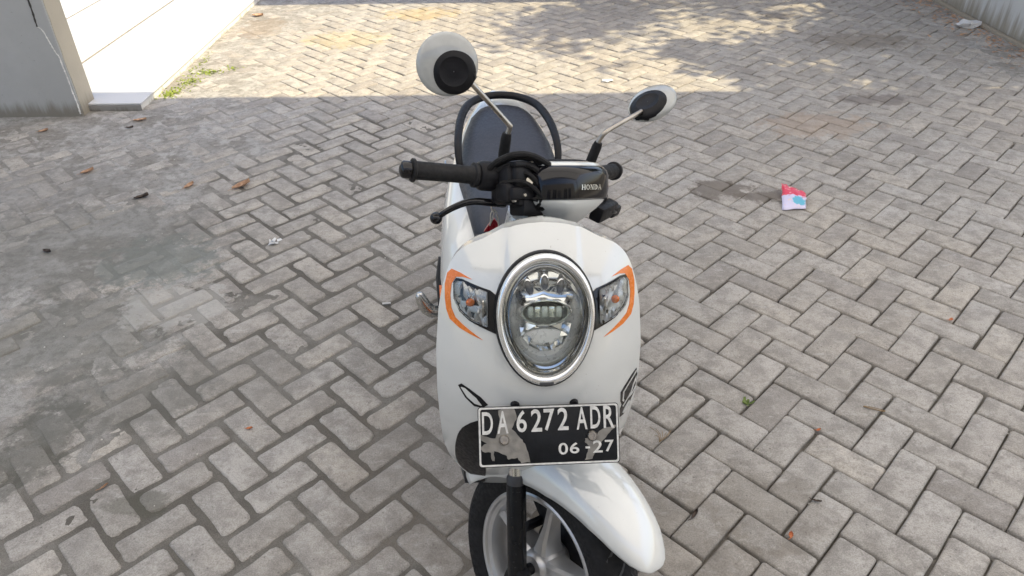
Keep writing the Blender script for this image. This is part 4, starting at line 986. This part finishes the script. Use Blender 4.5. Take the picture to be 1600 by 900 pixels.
LEAVES = [
    ('dry_leaf', -2.702, 4.019, .065, .6, .5, BROWN, 'small curled brown leaf in front of the pillar foot', 'leaf', 'dry leaves on the dirt', .35),
    ('dry_leaf', -2.201, 4.165, .095, .1, .5, BROWN, 'flat brown leaf lying just before the porch corner', 'leaf', 'dry leaves on the dirt', .25),
    ('dry_leaf', -2.193, 3.474, .085, .9, .5, BROWN, 'lone brown leaf on the packed dirt away from the porch', 'leaf', 'dry leaves on the dirt', .4),
    ('dry_leaf', -1.604, 3.30, .072, 1.0, .5, BROWN, 'small brown leaf next to the largest brown leaf', 'leaf', 'dry leaves on the dirt', .4),
    ('dry_leaf', -1.34, 3.293, .115, .7, .5, BROWN, 'largest brown leaf, curled, lying on the worn blocks', 'leaf', 'dry leaves on the dirt', .4),
    ('dry_leaf', -2.13, 6.45, .11, .3, .6, BROWN, 'brown leaf lying in the sun against the porch edge', 'leaf', 'dry leaves on the dirt', .3),
    ('shrivelled_leaf', -2.215, 4.05, .05, .4, .45, DARKL, 'tiny blackened leaf beside the brown leaf before the porch corner', 'leaf', 'blackened leaves on the dirt', .5),
    ('shrivelled_leaf', -1.793, 3.184, .085, .3, .45, DARKL, 'long blackened leaf on the dirt below the small brown leaf', 'leaf', 'blackened leaves on the dirt', .5),
    ('shrivelled_leaf', -2.002, 2.696, .06, -.4, .45, DARKL, 'stubby blackened leaf near the greenish stain', 'leaf', 'blackened leaves on the dirt', .5),
    ('leaf_scrap', 1.621, 2.141, .028, .6, .5, ORNG, 'tiny orange leaf scrap in a joint far beyond the split twig', 'leaf scrap', 'orange leaf scraps on the paving', .4),
    ('leaf_scrap', -.829, 1.635, .026, .2, .5, ORNG, 'tiny orange leaf scrap on a worn block level with the number plate', 'leaf scrap', 'orange leaf scraps on the paving', .4),
    ('leaf_scrap', .736, 1.218, .028, 1.2, .5, ORNG, 'largest orange leaf scrap, beside a dark husk', 'leaf scrap', 'orange leaf scraps on the paving', .4),
    ('leaf_scrap', .942, 1.598, .022, .5, .5, ORNG, 'tiny orange leaf scrap closest to the split twig', 'leaf scrap', 'orange leaf scraps on the paving', .4),
    ('leaf_scrap', .444, 3.66, .03, .1, .5, ORNG, 'orange leaf scrap beside the scooter seat', 'leaf scrap', 'orange leaf scraps on the paving', .4),
    ('straw_leaf', -1.185, 1.411, .034, 1.0, .3, BROWN, 'small straw-coloured leaf blade on the blocks by the dark oily stain', 'leaf', None, .4),
    ('dark_husk', .494, 1.289, .045, .9, .3, DARKL, 'dark seed husk lying close to the white fender', 'husk', 'seed husks on the paving', .5),
    ('dark_husk', .843, 1.329, .032, -.3, .3, DARKL, 'dark seed husk beside the largest orange leaf scrap', 'husk', 'seed husks on the paving', .5),
]
for i, (nm, x, y, L, rot, asp, mt_, lab, ct, grp, cu_) in enumerate(LEAVES): leaf_obj(nm, x, y, L*.82, L*.82*asp, rot, mt_, lab, ct, grp, 40+i, cu_)
def crumple(name, x, y, R, label, cat, seed, mat=PAPER, flat=.55):
    r = random.Random(seed); bm = bmesh.new(); bmesh.ops.create_icosphere(bm, subdivisions=2, radius=R)
    for v in bm.verts:
        k = 1+r.uniform(-.55, .45); v.co = Vector((v.co.x*k, v.co.y*k*.75, v.co.z*flat*k+R*flat*.8))
    me = bpy.data.meshes.new(name); bm.to_mesh(me); bm.free(); me.materials.append(mat); o = bpy.data.objects.new(name, me); C.objects.link(o)
    o.location = (x, y, lie(x, y)); return tag(o, label, cat)
crumple('paper_scrap', 3.60, 5.86, .075, 'crumpled white paper scrap at the foot of the yard wall', 'paper', 3, flat=.4)
crumple('tissue_scrap', .643, 4.744, .035, 'flattened white tissue scrap on the sunlit paving', 'tissue', 4, flat=.2)
# torn tissue tuft
r = random.Random(21); v = []; f = []
for k in range(16):
    a = r.uniform(0, 6.28); R0 = r.uniform(0, .018); L = r.uniform(.010, .026); W = r.uniform(.004, .010); cx, cy = R0*math.cos(a*1.7)*1.5, R0*math.sin(a*1.7); c, s_ = math.cos(a), math.sin(a); b0 = len(v)
    z = r.uniform(.002, .014); v += [(cx-s_*W, cy+c*W, z), (cx+s_*W, cy-c*W, z*.6), (cx+c*L+s_*W*.6, cy+s_*L-c*W*.6, z+r.uniform(-.002, .010)), (cx+c*L*.8-s_*W*.8, cy+s_*L*.8+c*W*.8, z+r.uniform(0, .012))]; f.append((b0, b0+1, b0+2, b0+3))
fe = mk('tissue_tuft', v, f, PAPER, smooth=False); fe.location = (-1.042, 2.746, lie(-1.042, 2.746)+.001); tag(fe, 'small torn white tissue tuft lying on the worn blocks', 'tissue')
# cigarette end and twig
cg = MB().tube([(-.016, 0, .0045), (.016, .001, .0045)], .0038, 10).build('cigarette_end', PAPER); cg.location = (-.485, 2.287, .001); cg.rotation_euler = (0, 0, .05); tag(cg, 'white cigarette end lying across a joint beside the scooter', 'cigarette end')
tw = MB().tube(spline([(-.03, .012, .006), (0, 0, .004), (.03, -.012, .005)], 5), [.0016]*11, 6); tw.tube(spline([(-.026, .014, .006), (.006, .002, .007), (.034, -.008, .004)], 5), [.0011]*11, 5); two = tw.build('twig', TWIG); two.location = (1.148, 1.682, .002); tag(two, 'thin split brown twig on a paving block', 'twig')
st = MB()
for k in range(7):
    a = random.uniform(.4, 1.6); L = random.uniform(.03, .07); st.tube(spline([(0, 0, .003), (L*.4*math.cos(a), L*.4*math.sin(a), .012), (L*math.cos(a+.3), L*math.sin(a+.3), .003)], 4), .0008, 4)
sto = st.build('straw_tuft', TWIG); sto.location = (0.443, 1.557, .0); tag(sto, 'tuft of dry straw in a joint beside the number plate', 'straw')
# snack wrapper
def wrapper_mat():
    m_, t, b, n, l = newmat('printed_foil'); tc = N(t, 'ShaderNodeTexCoord').outputs['Object']; sx = N(t, 'ShaderNodeSeparateXYZ'); l.new(tc, sx.inputs[0])
    q = mathn(t, 'ADD', mathn(t, 'ADD', sx.outputs['Y'], mathn(t, 'MULTIPLY', sx.outputs['X'], .25)), mathn(t, 'MULTIPLY', mathn(t, 'SUBTRACT', noise(t, tc, 45, 2), .5), .045))
    c = mixc(t, ramp(t, q, -.004, .004), (.66, .62, .80), (.72, .05, .09))
    c = mixc(t, ramp(t, noise(t, tc, 60, 2), .60, .66, 0, .9), c, (.85, .62, .50))
    ln = N(t, 'ShaderNodeVectorMath', operation='DISTANCE'); l.new(tc, ln.inputs[0]); ln.inputs[1].default_value = (.012, -.035, .01)
    c = mixc(t, ramp(t, mathn(t, 'ADD', ln.outputs['Value'], mathn(t, 'MULTIPLY', mathn(t, 'SUBTRACT', noise(t, tc, 70, 2), .5), .03)), .036, .028, 0, .9), c, (.08, .46, .62))
    l.new(c, b.inputs['Base Color']); setp(b, Roughness=.3, Coat_Weight=.4)
    bp = N(t, 'ShaderNodeBump'); bp.inputs['Strength'].default_value = .5; bp.inputs['Distance'].default_value = .003; l.new(noise(t, tc, 55, 3), bp.inputs['Height']); l.new(bp.outputs[0], b.inputs['Normal']); return m_
A_, B_, C_, D_ = Vector((-.022, .118, .035)), Vector((.066, .022, .030)), Vector((.035, -.088, .004)), Vector((-.078, -.097, .004)); n = 10; v = []; f = []
for i in range(n+1):
    for j in range(n+1):
        a, b_ = i/n, j/n; p = (A_*(1-a)+B_*a)*(1-b_)+(D_*(1-a)+C_*a)*b_; p.z += .012*math.sin(a*3.1)*math.sin(b_*3.0)+random.uniform(-.0035, .0035)*(b_ < .95); p.x += random.uniform(-.002, .002); p.y += random.uniform(-.003, .003); v.append(p)
f = [(i*(n+1)+j, i*(n+1)+j+1, (i+1)*(n+1)+j+1, (i+1)*(n+1)+j) for i in range(n) for j in range(n)]
wr = mk('snack_wrapper', v, f, wrapper_mat()); wr.location = (1.334, 3.075, .002); so = wr.modifiers.new('t', 'SOLIDIFY'); so.thickness = .0012; tag(wr, 'crumpled red, lilac and blue snack wrapper on the grey paving', 'wrapper')
# moss and weeds
WEEDXY = (0.756, 1.720)
MOSS = leaf_mat('moss', (.16, .22, .03), (.30, .36, .05), .2)
def scatter(name, pts, mat, size, label, cat, up=.6, seed=1, parent=None):
    r = random.Random(seed); v = []; f = []
    for x, y in pts:
        z = lie(x, y); a = r.uniform(0, 6.28); L = size*r.uniform(.5, 1.4); W = L*.35; c, s_ = math.cos(a), math.sin(a); b0 = len(v); h = L*up*r.uniform(.3, 1)
        v += [(x-s_*W, y+c*W, z), (x+s_*W, y-c*W, z), (x+c*L+s_*W*.5, y+s_*L-c*W*.5, z+h), (x+c*L-s_*W*.5, y+s_*L+c*W*.5, z+h*.8)]; f.append((b0, b0+1, b0+2, b0+3))
    o = mk(name, v, f, mat, smooth=False); tag(o, label, cat, kind='stuff'); return o
r = random.Random(9); pts = []
for cx, cy, rx, ry, n in ((-2.18, 4.62, .06, .12, 260), (-2.15, 4.85, .07, .13, 260), (-2.06, 5.04, .12, .07, 240), (-1.93, 5.10, .06, .05, 60), (-2.19, 5.3, .03, .3, 60)):
    pts += [(cx+r.gauss(0, rx*.5), cy+r.gauss(0, ry*.5)) for _ in range(n*2//3)]
scatter('moss', pts, MOSS, .014, 'bright green moss growing along the porch edge', 'moss', seed=2)
pts = [(3.70-abs(r.gauss(0, .16)), r.uniform(4.9, 6.9)) for _ in range(420)]
scatter('leaf_litter', pts, BROWN, .026, 'brown leaf litter gathered along the foot of the yard wall', 'leaf litter', .35, 5)
pts = [(WEEDXY[0]+r.gauss(0, .008), WEEDXY[1]+r.gauss(0, .005)) for _ in range(12)]
WEED = leaf_mat('weed', (.10, .15, .03), (.16, .22, .05), .2)
scatter('joint_weeds', pts, WEED, .014, 'tiny green weeds sprouting from a paving joint', 'weeds', .9, 8)
pts = [(r.uniform(-3.0, 3.3), 1.0+5.2*r.random()**1.3) for _ in range(420)]
cr = MB(); 
v = []; f = []
for x, y in pts:
    k = r.uniform(.0012, .0035); z = lie(x, y); b0 = len(v); v += [(x-k, y-k*.7, z), (x+k, y-k, z), (x+k*.6, y+k, z), (x-k*.8, y+k*.8, z), (x, y, z+k*1.3)]; f += [(b0, b0+1, b0+4), (b0+1, b0+2, b0+4), (b0+2, b0+3, b0+4), (b0+3, b0, b0+4)]
tag(mk('grit', v, f, plain('pale_grit', (.55, .53, .49), .8, var=.3), smooth=False), 'scattered pale grit crumbs on the paving', 'grit', kind='stuff')
